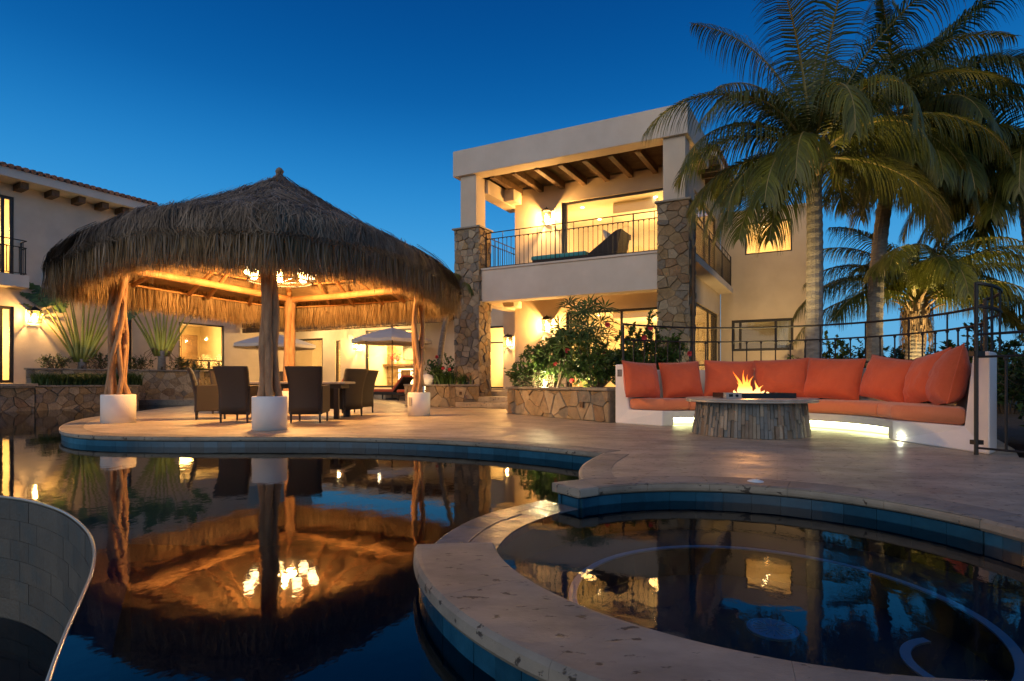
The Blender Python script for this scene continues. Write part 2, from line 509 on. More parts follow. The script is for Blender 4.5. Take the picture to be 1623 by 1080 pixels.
def flame_mat():
    m, nt, p, out = new_mat('flame')
    nt.nodes.remove(p)
    L = nt.links.new
    tc = N(nt, 'ShaderNodeTexCoord')
    sp = N(nt, 'ShaderNodeSeparateXYZ'); L(tc.outputs['Generated'], sp.inputs[0])
    rp = N(nt, 'ShaderNodeValToRGB')
    rp.color_ramp.elements[0].position=.0; rp.color_ramp.elements[0].color=(1,.62,.25,1)
    rp.color_ramp.elements[1].position=.9; rp.color_ramp.elements[1].color=(.9,.13,.01,1)
    e = rp.color_ramp.elements.new(.35); e.color=(1,.36,.05,1)
    L(sp.outputs['Z'], rp.inputs[0])
    em = N(nt, 'ShaderNodeEmission', Strength=3.2); L(rp.outputs[0], em.inputs[0])
    tr = N(nt, 'ShaderNodeBsdfTransparent')
    lw = N(nt, 'ShaderNodeLayerWeight', Blend=.35)
    mr = N(nt, 'ShaderNodeMapRange'); mr.inputs['From Min'].default_value=.2; mr.inputs['From Max'].default_value=.95
    mr.inputs['To Min'].default_value=.25; mr.inputs['To Max'].default_value=1.0
    L(lw.outputs['Facing'], mr.inputs[0])
    ms = N(nt, 'ShaderNodeMixShader'); L(mr.outputs[0], ms.inputs[0]); L(em.outputs[0], ms.inputs[1]); L(tr.outputs[0], ms.inputs[2]); L(ms.outputs[0], out.inputs[0])
    return m
M['flame'] = flame_mat()

# ------------------------------------------------------------------ geometry helpers
FPX = 870.0
def spot(px, py, z=0.0):
    """ground point whose bearing and dip were measured from the camera station (surveyor's style)"""
    d = (0.72 - z)*FPX/(py - 606.0)
    return V(((px-811.0)/FPX*d, d, z))

class Frame:
    """vertical wall plane: s along, o outwards (towards the viewer), z up"""
    def __init__(self, o, e, n):
        self.o = V((o[0],o[1],0)); self.e = V((e[0],e[1],0)); self.n = V((n[0],n[1],0))
    def P(self, s, o, z):
        return self.o + self.e*s + self.n*o + V((0,0,z))
    def s_at(self, px, o=0.0):
        a = self.o + self.n*o; k = (px-811.0)/FPX
        return (k*a.y - a.x)/(self.e.x - k*self.e.y)
    def z_at(self, px, py, o=0.0):
        p = self.P(self.s_at(px,o), o, 0)
        return .72 + (606.0-py)*p.y/FPX
    def box(self, mb, s0, s1, o0, o1, z0, z1):
        return mb.box(self.P(s0,o0,z0), self.e*(s1-s0), self.n*(o1-o0), (0,0,z1-z0))

def wall(fr, s0, s1, z0, z1, o0, o1, openings=()):
    mb = MB()
    cuts = sorted({s0, s1, *[a for a,b,c,d in openings], *[b for a,b,c,d in openings]})
    cuts = [c for c in cuts if s0-1e-6 <= c <= s1+1e-6]
    for a, b in zip(cuts, cuts[1:]):
        if b-a < 1e-4: continue
        mid = (a+b)/2
        hs = sorted((c,d) for (x,y,c,d) in openings if x < mid < y)
        z = z0
        for c, d in hs:
            if c > z+1e-4: fr.box(mb, a, b, o0, o1, z, c)
            z = max(z, d)
        if z < z1-1e-4: fr.box(mb, a, b, o0, o1, z, z1)
    return mb

def clip_poly(poly, a, b, c):
    """keep a*x+b*y<=c"""
    out = []
    n = len(poly)
    for i in range(n):
        p, q = poly[i], poly[(i+1)%n]
        dp, dq = a*p[0]+b*p[1]-c, a*q[0]+b*q[1]-c
        if dp <= 0: out.append(p)
        if dp*dq < 0:
            t = dp/(dp-dq)
            out.append((p[0]+(q[0]-p[0])*t, p[1]+(q[1]-p[1])*t))
    return out

def shrink(poly, d):
    n = len(poly)
    ar = sum(poly[i][0]*poly[(i+1)%n][1]-poly[(i+1)%n][0]*poly[i][1] for i in range(n))
    if ar < 0: poly = poly[::-1]
    out = poly
    for i in range(n):
        p, q = poly[i], poly[(i+1)%n]
        ex, ey = q[0]-p[0], q[1]-p[1]
        l = math.hypot(ex, ey)
        if l < 1e-6: continue
        nx, ny = ey/l, -ex/l
        out = clip_poly(out, nx, ny, nx*p[0]+ny*p[1]-d)
        if len(out) < 3: return []
    return out

def cells(W, H, cw, ch, jit=.36, rng=R):
    seeds = []
    nr = max(1, round(H/ch)); nc = max(1, round(W/cw))
    for r in range(-1, nr+1):
        for c in range(-1, nc+1):
            x = (c+.5+(.5 if r%2 else 0)-.25 + rng.uniform(-jit,jit))/nc
            y = (r+.5+rng.uniform(-jit,jit))/nr
            seeds.append((x*nc, y*nr))
    polys = []
    for i, (x,y) in enumerate(seeds):
        poly = [(0,0),(nc,0),(nc,nr),(0,nr)]
        for j, (u,v) in enumerate(seeds):
            if i == j or abs(u-x) > 3 or abs(v-y) > 3: continue
            a, b = u-x, v-y
            poly = clip_poly(poly, a, b, (u*u+v*v-x*x-y*y)/2)
            if len(poly) < 3: break
        if len(poly) >= 3:
            polys.append([(p[0]*W/nc, p[1]*H/nr) for p in poly])
    return polys

def clad(parent, fmap, W, H, cw, ch, mats, thick=(.025,.055), joint=.004, name='stone', jit=.46, weights=None, rng=R):
    """irregular stones, each one an object, laid on a face; fmap(x, y, t) -> point, t metres proud"""
    for poly in cells(W, H, cw, ch, jit, rng):
        p0 = shrink(poly, joint)
        if len(p0) < 3: continue
        p1 = shrink(p0, .006)
        if len(p1) < 3 or len(p1) != len(p0): 
            cx = sum(p[0] for p in p0)/len(p0); cyy = sum(p[1] for p in p0)/len(p0)
            p1 = [(cx+(p[0]-cx)*.92, cyy+(p[1]-cyy)*.92) for p in p0]
        th = rng.uniform(*thick)
        n = len(p0)
        tx, ty = rng.uniform(-.02,.02), rng.uniform(-.02,.02)
        cx = sum(p[0] for p in p0)/n; cyy = sum(p[1] for p in p0)/n
        vs = [fmap(p[0],p[1],0) for p in p0] + [fmap(p[0],p[1],th*.72) for p in p0] + \
             [fmap(p[0],p[1],th + (p[0]-cx)*tx + (p[1]-cyy)*ty) for p in p1]
        fs = [(i,(i+1)%n,(i+1)%n+n,i+n) for i in range(n)] + [(i+n,(i+1)%n+n,(i+1)%n+2*n,i+2*n) for i in range(n)]
        fs.append(tuple(range(2*n,3*n)))
        mb = MB().add(vs, fs)
        # outward orientation
        e = (vs[1]-vs[0]).cross(vs[2]-vs[0])
        out = fmap(cx,cyy,1)-fmap(cx,cyy,0)
        if e.dot(out) < 0: mb.f = [q[::-1] for q in mb.f]
        mb.build(name, rng.choices(mats, weights)[0] if weights else rng.choice(mats), parent)

def face_map(p, e, up, n):
    p, e, up, n = V(p), V(e), V(up), V(n)
    return lambda x, y, t: p + e*x + up*y + n*t

def window(fr, s0, s1, z0, z1, o, parent, bars_s=(), bars_z=(), fw=.06, fd=.06, pane=True, name='window'):
    mb = MB()
    fr.box(mb, s0, s1, o-fd, o, z1-fw, z1); fr.box(mb, s0, s1, o-fd, o, z0, z0+fw)
    fr.box(mb, s0, s0+fw, o-fd, o, z0+fw, z1-fw); fr.box(mb, s1-fw, s1, o-fd, o, z0+fw, z1-fw)
    for s in bars_s: fr.box(mb, s-fw*.45, s+fw*.45, o-fd+.004, o-.004, z0+fw, z1-fw)
    for z in bars_z: fr.box(mb, s0+fw, s1-fw, o-fd+.008, o-.008, z-fw*.4, z+fw*.4)
    w = mb.build(name, M['frame'], parent)
    if pane:
        g = MB(); fr.box(g, s0+fw, s1-fw, o-fd*.6, o-fd*.45, z0+fw, z1-fw)
        g.build('pane', M['glass'], w)
    return w

def room(fr, s0, s1, o_front, depth, z0, z1, parent, power=60, t=.08, right=True, lights=1, color=(1,.57,.18), at=.5):
    """a real room behind an opening: floor, ceiling, back and side walls, ceiling lamps"""
    mb = MB()
    ob = o_front-depth
    fr.box(mb, s0, s1, ob-t, ob, z0, z1)
    fr.box(mb, s0-t, s0, ob-t, o_front, z0, z1)
    if right: fr.box(mb, s1, s1+t, ob-t, o_front, z0, z1)
    mb.build('room_wall', M['room_wall'], parent)
    c = MB(); fr.box(c, s0-t, s1+t, ob-t, o_front, z1+.002, z1+.06); c.build('room_ceiling', M['room_wall'], parent)
    f = MB(); fr.box(f, s0-t, s1+t, ob-t, o_front, z0-.08, z0-.002); f.build('room_floor', M['room_floor'], parent)
    for i in range(lights):
        s = s0+(s1-s0)*(i+.5)/lights
        p = fr.P(s, o_front-depth*at, z1-.03)
        L = lamp('room_lamp', p-V((0,0,1.15)), ROOM_GAIN*power/lights, color, .45)
        for od in (.35, .7):
            dl = MB().lathe(fr.P(s, o_front-depth*od, z1-.014), [(.0,0),(.05,0),(.06,.012),(.0,.012)], 12)
            dl.build('downlight', M['downlight'], parent)

def railing(parent, pts, zb, zm, zt, spacing=.12, post_every=8, rb=.008, rr=.014, tall_every=4, bottom=.06, posts=True, base_z=None):
    """wrought iron rail along a plan polyline; pts = list of (x, y) ; zb/zm/zt bottom, mid and top rail heights (floats or functions of 0..1)"""
    pts = [V((p[0],p[1],0)) for p in pts]
    cum = [0]
    for a, b in zip(pts, pts[1:]): cum.append(cum[-1]+(b-a).length)
    Ltot = cum[-1]
    fn = lambda q: q if callable(q) else (lambda t: q)
    fb, fm, ft = fn(zb), fn(zm), fn(zt)
    def at(d):
        d = min(max(d,0),Ltot)
        for i in range(len(pts)-1):
            if d <= cum[i+1]+1e-9:
                t = (d-cum[i])/max(1e-9,(cum[i+1]-cum[i]))
                return pts[i].lerp(pts[i+1], t)
        return pts[-1]
    def rail(f, r, name):
        path = []
        k = max(2, int(Ltot/.15)) if len(pts) > 2 else 2
        for i in range(k+1):
            d = Ltot*i/k
            path.append(at(d)+V((0,0,f(d/Ltot))))
        MB().tube(path, r, 6).build(name, M['iron'], parent)
    rail(ft, rr, 'top_rail'); rail(fm, rr*.85, 'middle_rail'); rail(fb, rr*.8, 'bottom_rail')
    n = max(1, int(round(Ltot/spacing)))
    bal = bpy.data.meshes
    for i in range(n+1):
        d = Ltot*i/n; t = d/Ltot; p = at(d)
        if posts and i % post_every == 0 or (posts and i == n):
            mb = MB().tube([p+V((0,0,(base_z if base_z is not None else fb(t)-bottom))), p+V((0,0,ft(t)+.01))], rr*1.25, 6)
            mb.build('post', M['iron'], parent)
        else:
            top = ft(t) if (tall_every and i % tall_every == 0) else fm(t)
            mb = MB().tube([p+V((0,0,fb(t))), p+V((0,0,top))], rb, 5)
            q = fm(t)-.03
            mb.lathe(p+V((0,0,q)), [(rb,-.012),(rb*1.9,0),(rb*1.9,.016),(rb,.028)], 6)
            mb.build('baluster', M['iron'], parent)
# ================================================================== GROUND, POOL, DECK
def catmull(pts, k=6):
    pts = [V(p) for p in pts]
    out = []
    n = len(pts)
    for i in range(n-1):
        p0 = pts[max(i-1,0)]; p1 = pts[i]; p2 = pts[i+1]; p3 = pts[min(i+2,n-1)]
        for j in range(k):
            t = j/k
            out.append(.5*((2*p1)+(p2-p0)*t+(2*p0-5*p1+4*p2-p3)*t*t+(3*p1-p0-3*p2+p3)*t*t*t))
    out.append(pts[-1])
    return out

def resample(pts, step):
    cum = [0]
    for a, b in zip(pts, pts[1:]): cum.append(cum[-1]+(b-a).length)
    n = max(1, round(cum[-1]/step)); out = []; i = 0
    for k in range(n+1):
        d = cum[-1]*k/n
        while i < len(pts)-2 and cum[i+1] < d: i += 1
        t = (d-cum[i])/max(1e-9, cum[i+1]-cum[i])
        out.append(pts[i].lerp(pts[i+1], min(1,t)))
    return out

def normals(pts, side=1):
    out = []
    for i in range(len(pts)):
        t = (pts[min(i+1,len(pts)-1)]-pts[max(i-1,0)]).normalized()
        out.append(V((-t.y, t.x, 0))*side)
    return out

def sheet(loops, z, name, mat, base=(0,0,0), kind='structure'):
    ls = [[V((p[0],p[1],0)) for p in l] for l in loops]
    tris = tessellate_polygon(ls)
    vs = [V((p.x,p.y,z)) for l in ls for p in l]
    fs = []
    for t in tris:
        a,b,c = [vs[i] for i in t]
        if (b-a).cross(c-a).z < 0: t = t[::-1]
        fs.append(tuple(t))
    return MB().add(vs, fs).build(name, mat, base=base, kind=kind)

SPA = V((1.20, 2.62, 0)); SR = 1.285; SRO = 1.645
def spa_pt(deg, r, z=0.0):
    a = math.radians(deg)
    return SPA + V((r*math.cos(a), r*math.sin(a), z))

coastA = catmull([spot(*p) for p in [(318,641.5),(262,646.5),(212,653),(165,658.5),(128,664.5),(103,671.5),(93,680),(106,686.5),(150,690.5),
                                     (250,692.5),(400,692.7),(520,693),(640,695.5),(760,701),(860,708.5),(920,714.5),(956,718.5)]], 6)
coastB = catmull([spot(*p) for p in [(956,718.5),(944,724),(926.5,734),(918,744),(917,753),(922,760)]], 5)
tip = [spot(*p) for p in [(922,760),(897,764),(880,768.5)]] + [spa_pt(125.5, SR)]
arc = [spa_pt(125.5 - (125.5-12)*i/48, SR) for i in range(49)]

deck_loop = coastA + coastB[1:] + tip[1:-1] + arc + [V((2.9,2.6,0)),V((3.3,1.2,0)),V((6.6,1.2,0)),V((5.75,3.2,0)),V((4.85,5.25,0)),
             V((5.4,5.9,0)),V((6.6,7.6,0)),V((6.3,10.5,0)),V((4.5,12.2,0)),V((9,14,0)),V((9,46,0)),V((-34,46,0)),V((-34,21.4,0)),V((-15,21.0,0)),V((-11.0,20.7,0))]
deck = sheet([deck_loop], 0.0, 'deck', M['travertine'])

# ground to the horizon, garden bed behind the bench, far ridge
sheet([[(-2500,-600),(2500,-600),(2500,2500),(-2500,2500)]], -1.75, 'ground', M['soil'])
garden = MB()
gx, gy = 46, 46
def gz(x, y): return -.10 + .07*noise.noise(V((x*.5,y*.5,0))) - .02*max(0,(y-14))
gv = []; gf = []
for j in range(gy):
    for i in range(gx):
        x = 4.55 + 40*(i/(gx-1))**1.6; y = -1.0 + 63*(j/(gy-1))**1.6
        inside = (V((x,y))-V((3.2,7.5))).length < 3.2 or (x < 6.9 and y < 6 and x-4.85 < (5.25-y)*.55) or (x < 9.2 and y > 13.5)
        gv.append((x,y,gz(x,y) - (.5 if inside else 0)))
for j in range(gy-1):
    for i in range(gx-1):
        a = j*gx+i; gf.append((a,a+1,a+gx+1,a+gx))
garden.add(gv, gf).build('garden_bed', M['soil'], base=(10,10,0), kind='structure', smooth=True)
hb = MB(); hv = []; hf = []
for i in range(61):
    x = -300+i*22
    h = 14 + 9*noise.noise(V((i*.13,2.2,0))) + 3*noise.noise(V((i*.6,7,0)))
    hv += [(x,520,-1.7),(x,560,h),(x,640,-1.7)]
for i in range(60):
    a = i*3; hf += [(a,a+3,a+4,a+1),(a+1,a+4,a+5,a+2)]
hb.add(hv,hf).build('hills', M['hill'], base=(0,560,-1.7), kind='structure', smooth=True)

# infinity edge of the pool
edge = catmull([spot(px,py,-.15) for px,py in [(-190,779),(-90,783),(0,788),(52,796),(100,812),(135,838),(150,868),(148,905),(131,950),(105,1010),(80,1080),(60,1150),(44,1230)]], 6)
pool_loop = edge + [V((-.4,.3,0)),V((-.2,-2.5,0)),V((3.25,-2.5,0)),V((3.25,12,0)),V((-2,44,0)),V((-40,44,0)),V((-40,6,0))]
hole = [spa_pt(a, 1.47) for a in range(0,360,6)]
sheet([pool_loop, hole], -.140, 'pool_water', M['water'])
sheet([[(-40,-3),(15,-3),(15,45),(-40,45)]], -1.45, 'pool_floor', M['pool_dark'])
en = normals(edge, -1)      # outwards, away from the pool
basin_loop = [p+n*.02 for p,n in zip(edge,en)] + [V((-1.0,-2.5,0)),V((-30,-2.5,0)),V((-30,7,0))]
sheet([basin_loop], -1.05, 'basin_water', M['water'])
sheet([[p + V((0,0,0)) for p in basin_loop]], -1.30, 'basin_floor', M['pool_dark'])
iw = MB(); k = len(edge)
pin = [p - n*.14 for p,n in zip(edge,en)]
iv = []
for p,q in zip(edge,pin):
    iv += [(p.x,p.y,-1.44),(p.x,p.y,-.153),(q.x,q.y,-.153),(q.x,q.y,-1.44)]
iff = []
for i in range(k-1):
    a=i*4; b=a+4
    iff += [(a,b,b+1,a+1),(a+1,b+1,b+2,a+2),(a+2,b+2,b+3,a+3)]
iwall = iw.add(iv,iff).build('infinity_wall', M['wall_grout'], base=(edge[30].x,edge[30].y,-1.44), kind='structure')
lipmb = MB()
lp = [V((p.x,p.y,-.145))+n*.004 for p,n in zip(edge,en)]
lipmb.tube(lp, .009, 8).build('edge_lip', surf('wet_lip', (.40,.36,.28),(.46,.42,.33), .12, 20, .15, 60, .002), iwall, smooth=True)
for row in range(6):
    z1 = -.160 - row*.148; z0 = z1-.145
    pts = resample([V((p.x,p.y,0)) for p in edge], .262)
    off = .131 if row % 2 else 0
    tot = resample([V((p.x,p.y,0)) for p in edge], .0655)
    st = 2 if row % 2 else 0
    idx = list(range(st, len(tot)-4, 4))
    tn = normals(tot, -1)
    for i in idx:
        th = R.uniform(.012,.0145)
        vs = []; m = 4
        for j in range(m+1):
            p = tot[i+j]
            e0 = (tot[i+1]-tot[i]).normalized()
            if j == 0: p = p + e0*.0015
            if j == m: p = p - e0*.0015
            q = p + tn[i+j]*th
            vs += [(p.x,p.y,z0),(q.x,q.y,z0),(q.x,q.y,z1),(p.x,p.y,z1)]
        fs = [(0,1,2,3),(4*m+3,4*m+2,4*m+1,4*m)]
        for j in range(m):
            a=j*4; b=a+4
            fs += [(a,b,b+1,a+1),(a+1,b+1,b+2,a+2),(a+2,b+2,b+3,a+3)]
        MB().add(vs,fs).build('tile', M['wall_tile'], iwall)

# pool wall under the deck with a waterline band of glazed tiles
def edge_wall(path, name, side, tile_w, z_top=-.062, z_bot=-1.44, band=.19, inset=.028):
    pts = resample(path, .06)
    nn = normals(pts, side)
    mb = MB(); vs=[]; fs=[]
    for p,n in zip(pts,nn):
        a = p + n*(inset+.012); b = p + n*(inset+.14)
        vs += [(a.x,a.y,z_bot),(a.x,a.y,z_top-.003),(b.x,b.y,z_top-.003)]
    for i in range(len(pts)-1):
        a=i*3; b=a+3
        fs += [(a,b,b+1,a+1),(a+1,b+1,b+2,a+2)]
    w = mb.add(vs,fs).build(name, M['pool_dark'], base=(pts[len(pts)//2].x,pts[len(pts)//2].y,z_bot), kind='structure')
    st = max(2, round(tile_w/.06))
    for i in range(0, len(pts)-1, st):
        js = list(range(i, min(i+st, len(pts)-1)+1))
        if len(js) < 2: continue
        tv=[]; tf=[]
        pr = R.uniform(0,.0025)
        for c,j in enumerate(js):
            p = pts[j].copy()
            d = (pts[min(j+1,len(pts)-1)]-pts[max(j-1,0)]).normalized()
            if c == 0: p += d*.001
            if c == len(js)-1: p -= d*.001
            a = p+nn[j]*(inset+.016); b = p+nn[j]*(inset-.002-pr)
            tv += [(a.x,a.y,z_top-band),(b.x,b.y,z_top-band),(b.x,b.y,z_top-.004),(a.x,a.y,z_top-.004)]
        m = len(js)
        tf += [(0,1,2,3),(4*(m-1)+3,4*(m-1)+2,4*(m-1)+1,4*(m-1))]
        for c in range(m-1):
            a=c*4; b=a+4
            tf += [(a,b,b+1,a+1),(a+1,b+1,b+2,a+2),(a+2,b+2,b+3,a+3)]
        MB().add(tv,tf).build('tile', M['blue_tile'], w)
    return w

def coping_run(path, name, side, width, length, thick=.058, over=0.0):
    """bull-nosed coping stones laid along an edge; each stone one object"""
    root = bpy.data.objects.new(name, None); COL.objects.link(root)
    c = path[len(path)//2]; root.location = (c.x,c.y,0); BASE[root.name] = V((c.x,c.y,0)); root['kind'] = 'structure'
    pts = resample(path, .055)
    nn = normals(pts, side)
    st = max(3, round(length/.055))
    prof = [(width,-thick),(width,.004),(.022,.004),(.008,-.002),(.001,-.014),(0,-.03),(.004,-.048),(.014,-thick)]
    i = 0
    while i < len(pts)-1:
        j1 = min(i+st+R.choice([-1,0,1]), len(pts)-1)
        if len(pts)-1-j1 < 3: j1 = len(pts)-1
        js = list(range(i, j1+1)); i = j1
        vs=[]; fs=[]; n=len(prof); dz = R.uniform(-.0015,.001)
        for c_,j in enumerate(js):
            p = pts[j].copy()
            d = (pts[min(j+1,len(pts)-1)]-pts[max(j-1,0)]).normalized()
            if c_ == 0: p += d*.001
            if c_ == len(js)-1: p -= d*.001
            for (o,z) in prof:
                q = p + nn[j]*o
                vs.append((q.x,q.y,z+dz))
        for c_ in range(len(js)-1):
            for k_ in range(n):
                k2=(k_+1)%n
                fs.append((c_*n+k_, c_*n+k2, (c_+1)*n+k2, (c_+1)*n+k_))
        fs.append(tuple(range(n-1,-1,-1))); fs.append(tuple((len(js)-1)*n+k_ for k_ in range(n)))
        mb = MB().add(vs,fs)
        o = mb.build('coping_stone', M['coping'], root)
        bm = bmesh.new(); bm.from_mesh(o.data); bmesh.ops.recalc_face_normals(bm, faces=bm.faces); bm.to_mesh(o.data); bm.free()
    return root

edge_wall(coastA, 'pool_wall', 1, .18)
edge_wall(coastB + tip[1:3], 'pool_wall', 1, .18)
edge_wall([tip[2], tip[3]], 'pool_wall', 1, .18)
edge_wall(arc, 'spa_wall', 1, .18)
coping_run(coastA, 'deck_coping', 1, .30, .60)
coping_run(coastB, 'deck_coping', 1, .26, .42)
coping_run(arc, 'spa_coping', 1, .30, .50)
# pointed coping stone where the pool and the spa meet
tipmb = MB()
tp = [tip[0], tip[1], tip[2], tip[3], spa_pt(118,SR), spa_pt(118,SR+.24), tip[0]+V((.16,.05,0))]
tipmb.prism([(p.x,p.y) for p in tp], -.058, .0055)
tst = tipmb.build('coping_stone', M['coping'], kind='structure', bevel=.012)

# ---- the spa: raised ring, flush spillway, shell, bench, drain
ring = bpy.data.objects.new('spa_ring', None); COL.objects.link(ring); ring.location=SPA; BASE[ring.name]=SPA.copy(); ring['kind']='structure'
def arc_coping(a0, a1, z1, parent, step=1.5):
    # bull-nosed both sides, hairline joints
    p_ = [(SR,-.045),(SR+.004,-.012),(SR+.016,z1-.001),(SR+.03,z1),(SRO-.03,z1),(SRO-.016,z1-.001),(SRO-.004,-.012),(SRO,-.045),(SRO-.012,-.062),(SR+.012,-.062)]
    n = max(2, int(abs(a1-a0)/step)); m=len(p_); vs=[]; fs=[]
    for i in range(n+1):
        a = a0+(a1-a0)*i/n
        for r,z in p_:
            w = .004*noise.noise(V((a*.2,r*6,z*20)))
            vs.append(spa_pt(a,r+w*.6,z+w*.5))
    for i in range(n):
        for k_ in range(m):
            k2=(k_+1)%m
            fs.append((i*m+k_,i*m+k2,(i+1)*m+k2,(i+1)*m+k_))
    fs.append(tuple(range(m-1,-1,-1))); fs.append(tuple(n*m+k_ for k_ in range(m)))
    o = MB().add(vs,fs).build('coping_stone', M['coping'], parent)
    bm = bmesh.new(); bm.from_mesh(o.data); bmesh.ops.recalc_face_normals(bm, faces=bm.faces); bm.to_mesh(o.data); bm.free()
    return o
def arc_block(a0, a1, r0, r1, z0, z1, name, mat, parent, step=2.0, bevel=0, gap=0.003):
    n = max(2, int(abs(a1-a0)/step)); vs=[]; fs=[]
    for i in range(n+1):
        a = a0+(a1-a0)*i/n
        for r,z in ((r0,z0),(r1,z0),(r1,z1),(r0,z1)):
            vs.append(spa_pt(a,r,z))
    for i in range(n):
        a=i*4; b=a+4
        for k_ in range(4):
            k2=(k_+1)%4
            fs.append((a+k_,a+k2,b+k2,b+k_))
    fs.append((3,2,1,0)); fs.append((n*4,n*4+1,n*4+2,n*4+3))
    o = MB().add(vs,fs).build(name, mat, parent, bevel=bevel, seg=3)
    bm = bmesh.new(); bm.from_mesh(o.data); bmesh.ops.recalc_face_normals(bm, faces=bm.faces); bm.to_mesh(o.data); bm.free()
    return o
a = 187.0
while a < 371:
    s = R.uniform(17,22)
    b = min(a+s, 372)
    arc_coping(a+.018, b-.018, .004+R.uniform(-.001,.001), ring)
    a = b
arc_block(187.4, 372, SR+.03, SRO-.03, -1.44, -.064, 'ring_wall', M['spa_dark'], ring)
# outer and inner bands of glazed tiles
for i in range(46):
    a0 = 187.6+i*4; 
    arc_block(a0+.06, a0+3.94, SRO-.032, SRO-.026+R.uniform(0,.003), -.25, -.066, 'tile', M['blue_tile'], ring, 2.0)
    arc_block(a0+.06, a0+3.94, SR+.026-R.uniform(0,.003), SR+.032, -.25, -.066, 'tile', M['blue_tile'], ring, 2.0)
# spillway between spa and pool: dark flagstones, awash
arc_block(124, 188, SR+.02, SRO-.03, -1.44, -.176, 'spillway_wall', M['spa_dark'], ring)
a = 126.0
while a < 186.5:
    b = min(a+R.uniform(7,11), 187)
    m_ = SR + (SRO-SR)*R.uniform(.4,.6)
    arc_block(a+.12, b-.12, SR, m_-.003, -.174, -.1225+R.uniform(-.003,.002), 'flagstone', M['sill_tile'], ring, 2.0, .004)
    arc_block(a+.12+R.uniform(-.05,.05), b-.12, m_+.003, SRO-.02, -.174, -.1225+R.uniform(-.003,.002), 'flagstone', M['sill_tile'], ring, 2.0, .004)
    a = b
sheet([[spa_pt(a_, SR+.02) for a_ in range(0,360,4)]], -.128, 'spa_water', M['spa_water'])
shell = MB().lathe(SPA, [(SR+.05,-.176),(SR+.05,-.34),(.92,-.34),(.92,-.52),(0,-.52)], 64)
shell.f = [q[::-1] for q in shell.f]
sh = shell.build('spa_shell', M['spa_dark'], base=SPA+V((0,0,-.52)), kind='structure', smooth=False)
st = MB()
def ring_strip(mb, c, r0, r1, a0, a1, z, n=60):
    vs=[]; fs=[]
    for i in range(n+1):
        t = math.radians(a0+(a1-a0)*i/n)
        for r,zz in ((r0,z-.008),(r0,z),(r1,z),(r1,z-.008)):
            vs.append(c+V((r*math.cos(t), r*math.sin(t), zz)))
    for i in range(n):
        a_=i*4; b_=a_+4
        fs += [(a_+1,a_+2,b_+2,b_+1),(a_,a_+1,b_+1,b_),(a_+2,a_+3,b_+3,b_+2)]
    mb.add(vs,fs)
ring_strip(st, SPA, .885, .925, -70, 200, -.332)
st.build('bench_edge', M['spa_line'], sh)
st2 = MB(); ring_strip(st2, SPA+V((.72,-.42,0)), .26, .30, 100, 235, -.44, 24)
st2.build('step_edge', M['spa_line'], sh)
# round main drain with a slotted grate
dr = SPA + V((.10, .12, -.52))
d0 = MB().lathe(dr, [(.12,0),(.12,.012),(.105,.018),(.100,.012),(0,.012)], 32).build('drain', surf('drain_blue',(.22,.52,.64),(.28,.60,.70),.4,8,0), label='round blue slotted drain on the dark spa floor', cat='drain')
BASE[d0.name] = V(((dr.x),(dr.y),dr.z))
for q in range(16):
    t = 2*math.pi*q/16
    MB().box(dr+V((math.cos(t)*.03,math.sin(t)*.03,.0125)), V((math.cos(t),math.sin(t),0))*.06, V((-math.sin(t),math.cos(t),0))*.008, (0,0,.004)).build('grate_bar', M['spa_line'], d0)

# white skimmer lid on the deck
sk = spot(1197,764)
o = MB().lathe(sk, [(.0,.010),(.018,.012),(.020,.016),(.028,.016),(.030,.011),(.046,.010),(.055,.006),(.058,0)], 28).build('skimmer_lid', surf('lid_white',(.62,.68,.66),(.70,.74,.72),.4,8,0), label='small round white lid set in the deck above the spa', cat='lid', smooth=True)

# ================================================================== CURVED BENCH AND FIRE TABLE
SC0 = V((3.22, 7.50, 0))
def lerp(a,b,t): return a+(b-a)*t
def a_start(r): return lerp(117.5, 123.5, (r-1.65)/.9)
def a_end(r): return lerp(-26, -53.5, (r-1.65)/.9)
def bench_pt(t, r, z):
    a_ = math.radians(lerp(a_start(r), a_end(r), t))
    return SC0 + V((r*math.cos(a_), r*math.sin(a_), z))
def sweep(prof, t0, t1, n, cap=True):
    vs=[]; fs=[]; m=len(prof)
    for i in range(n+1):
        t = lerp(t0,t1,i/n)
        for r,z in prof: vs.append(bench_pt(t,r,z))
    for i in range(n):
        for k_ in range(m):
            k2=(k_+1)%m
            fs.append((i*m+k_, (i+1)*m+k_, (i+1)*m+k2, i*m+k2))
    if cap:
        fs.append(tuple(range(m))); fs.append(tuple(n*m+k_ for k_ in range(m-1,-1,-1)))
    return MB().add(vs,fs)
def fixn(o):
    bm = bmesh.new(); bm.from_mesh(o.data); bmesh.ops.recalc_face_normals(bm, faces=bm.faces); bm.to_mesh(o.data); bm.free()
    return o
bench = empty('curved_bench', SC0+V((0,2.2,0)), 'white plastered curved bench wrapped around the stone fire table', 'bench')
fixn(sweep([(1.66,.13),(1.66,.245),(2.31,.245),(2.40,.94),(2.55,.94),(2.55,0),(1.90,0),(1.90,.13)], .055, .95, 60).build('seat_wall', M['stucco_white'], bench, bevel=.012))
Lprof = [(1.648,0),(1.648,.25),(2.30,.25),(2.385,1.03),(2.555,1.03),(2.555,0)]
fixn(sweep(Lprof, 0, .056, 4).build('end_wall', M['stucco_white'], bench, bevel=.018))
fixn(sweep(Lprof, .945, 1.0, 4).build('end_wall', M['stucco_white'], bench, bevel=.018))
led = sweep([(1.86,.085),(1.86,.115),(1.897,.115),(1.897,.085)], .06, .94, 60)
led.build('light_strip', M['led'], bench, label='pale yellow strip light glowing under the seat')
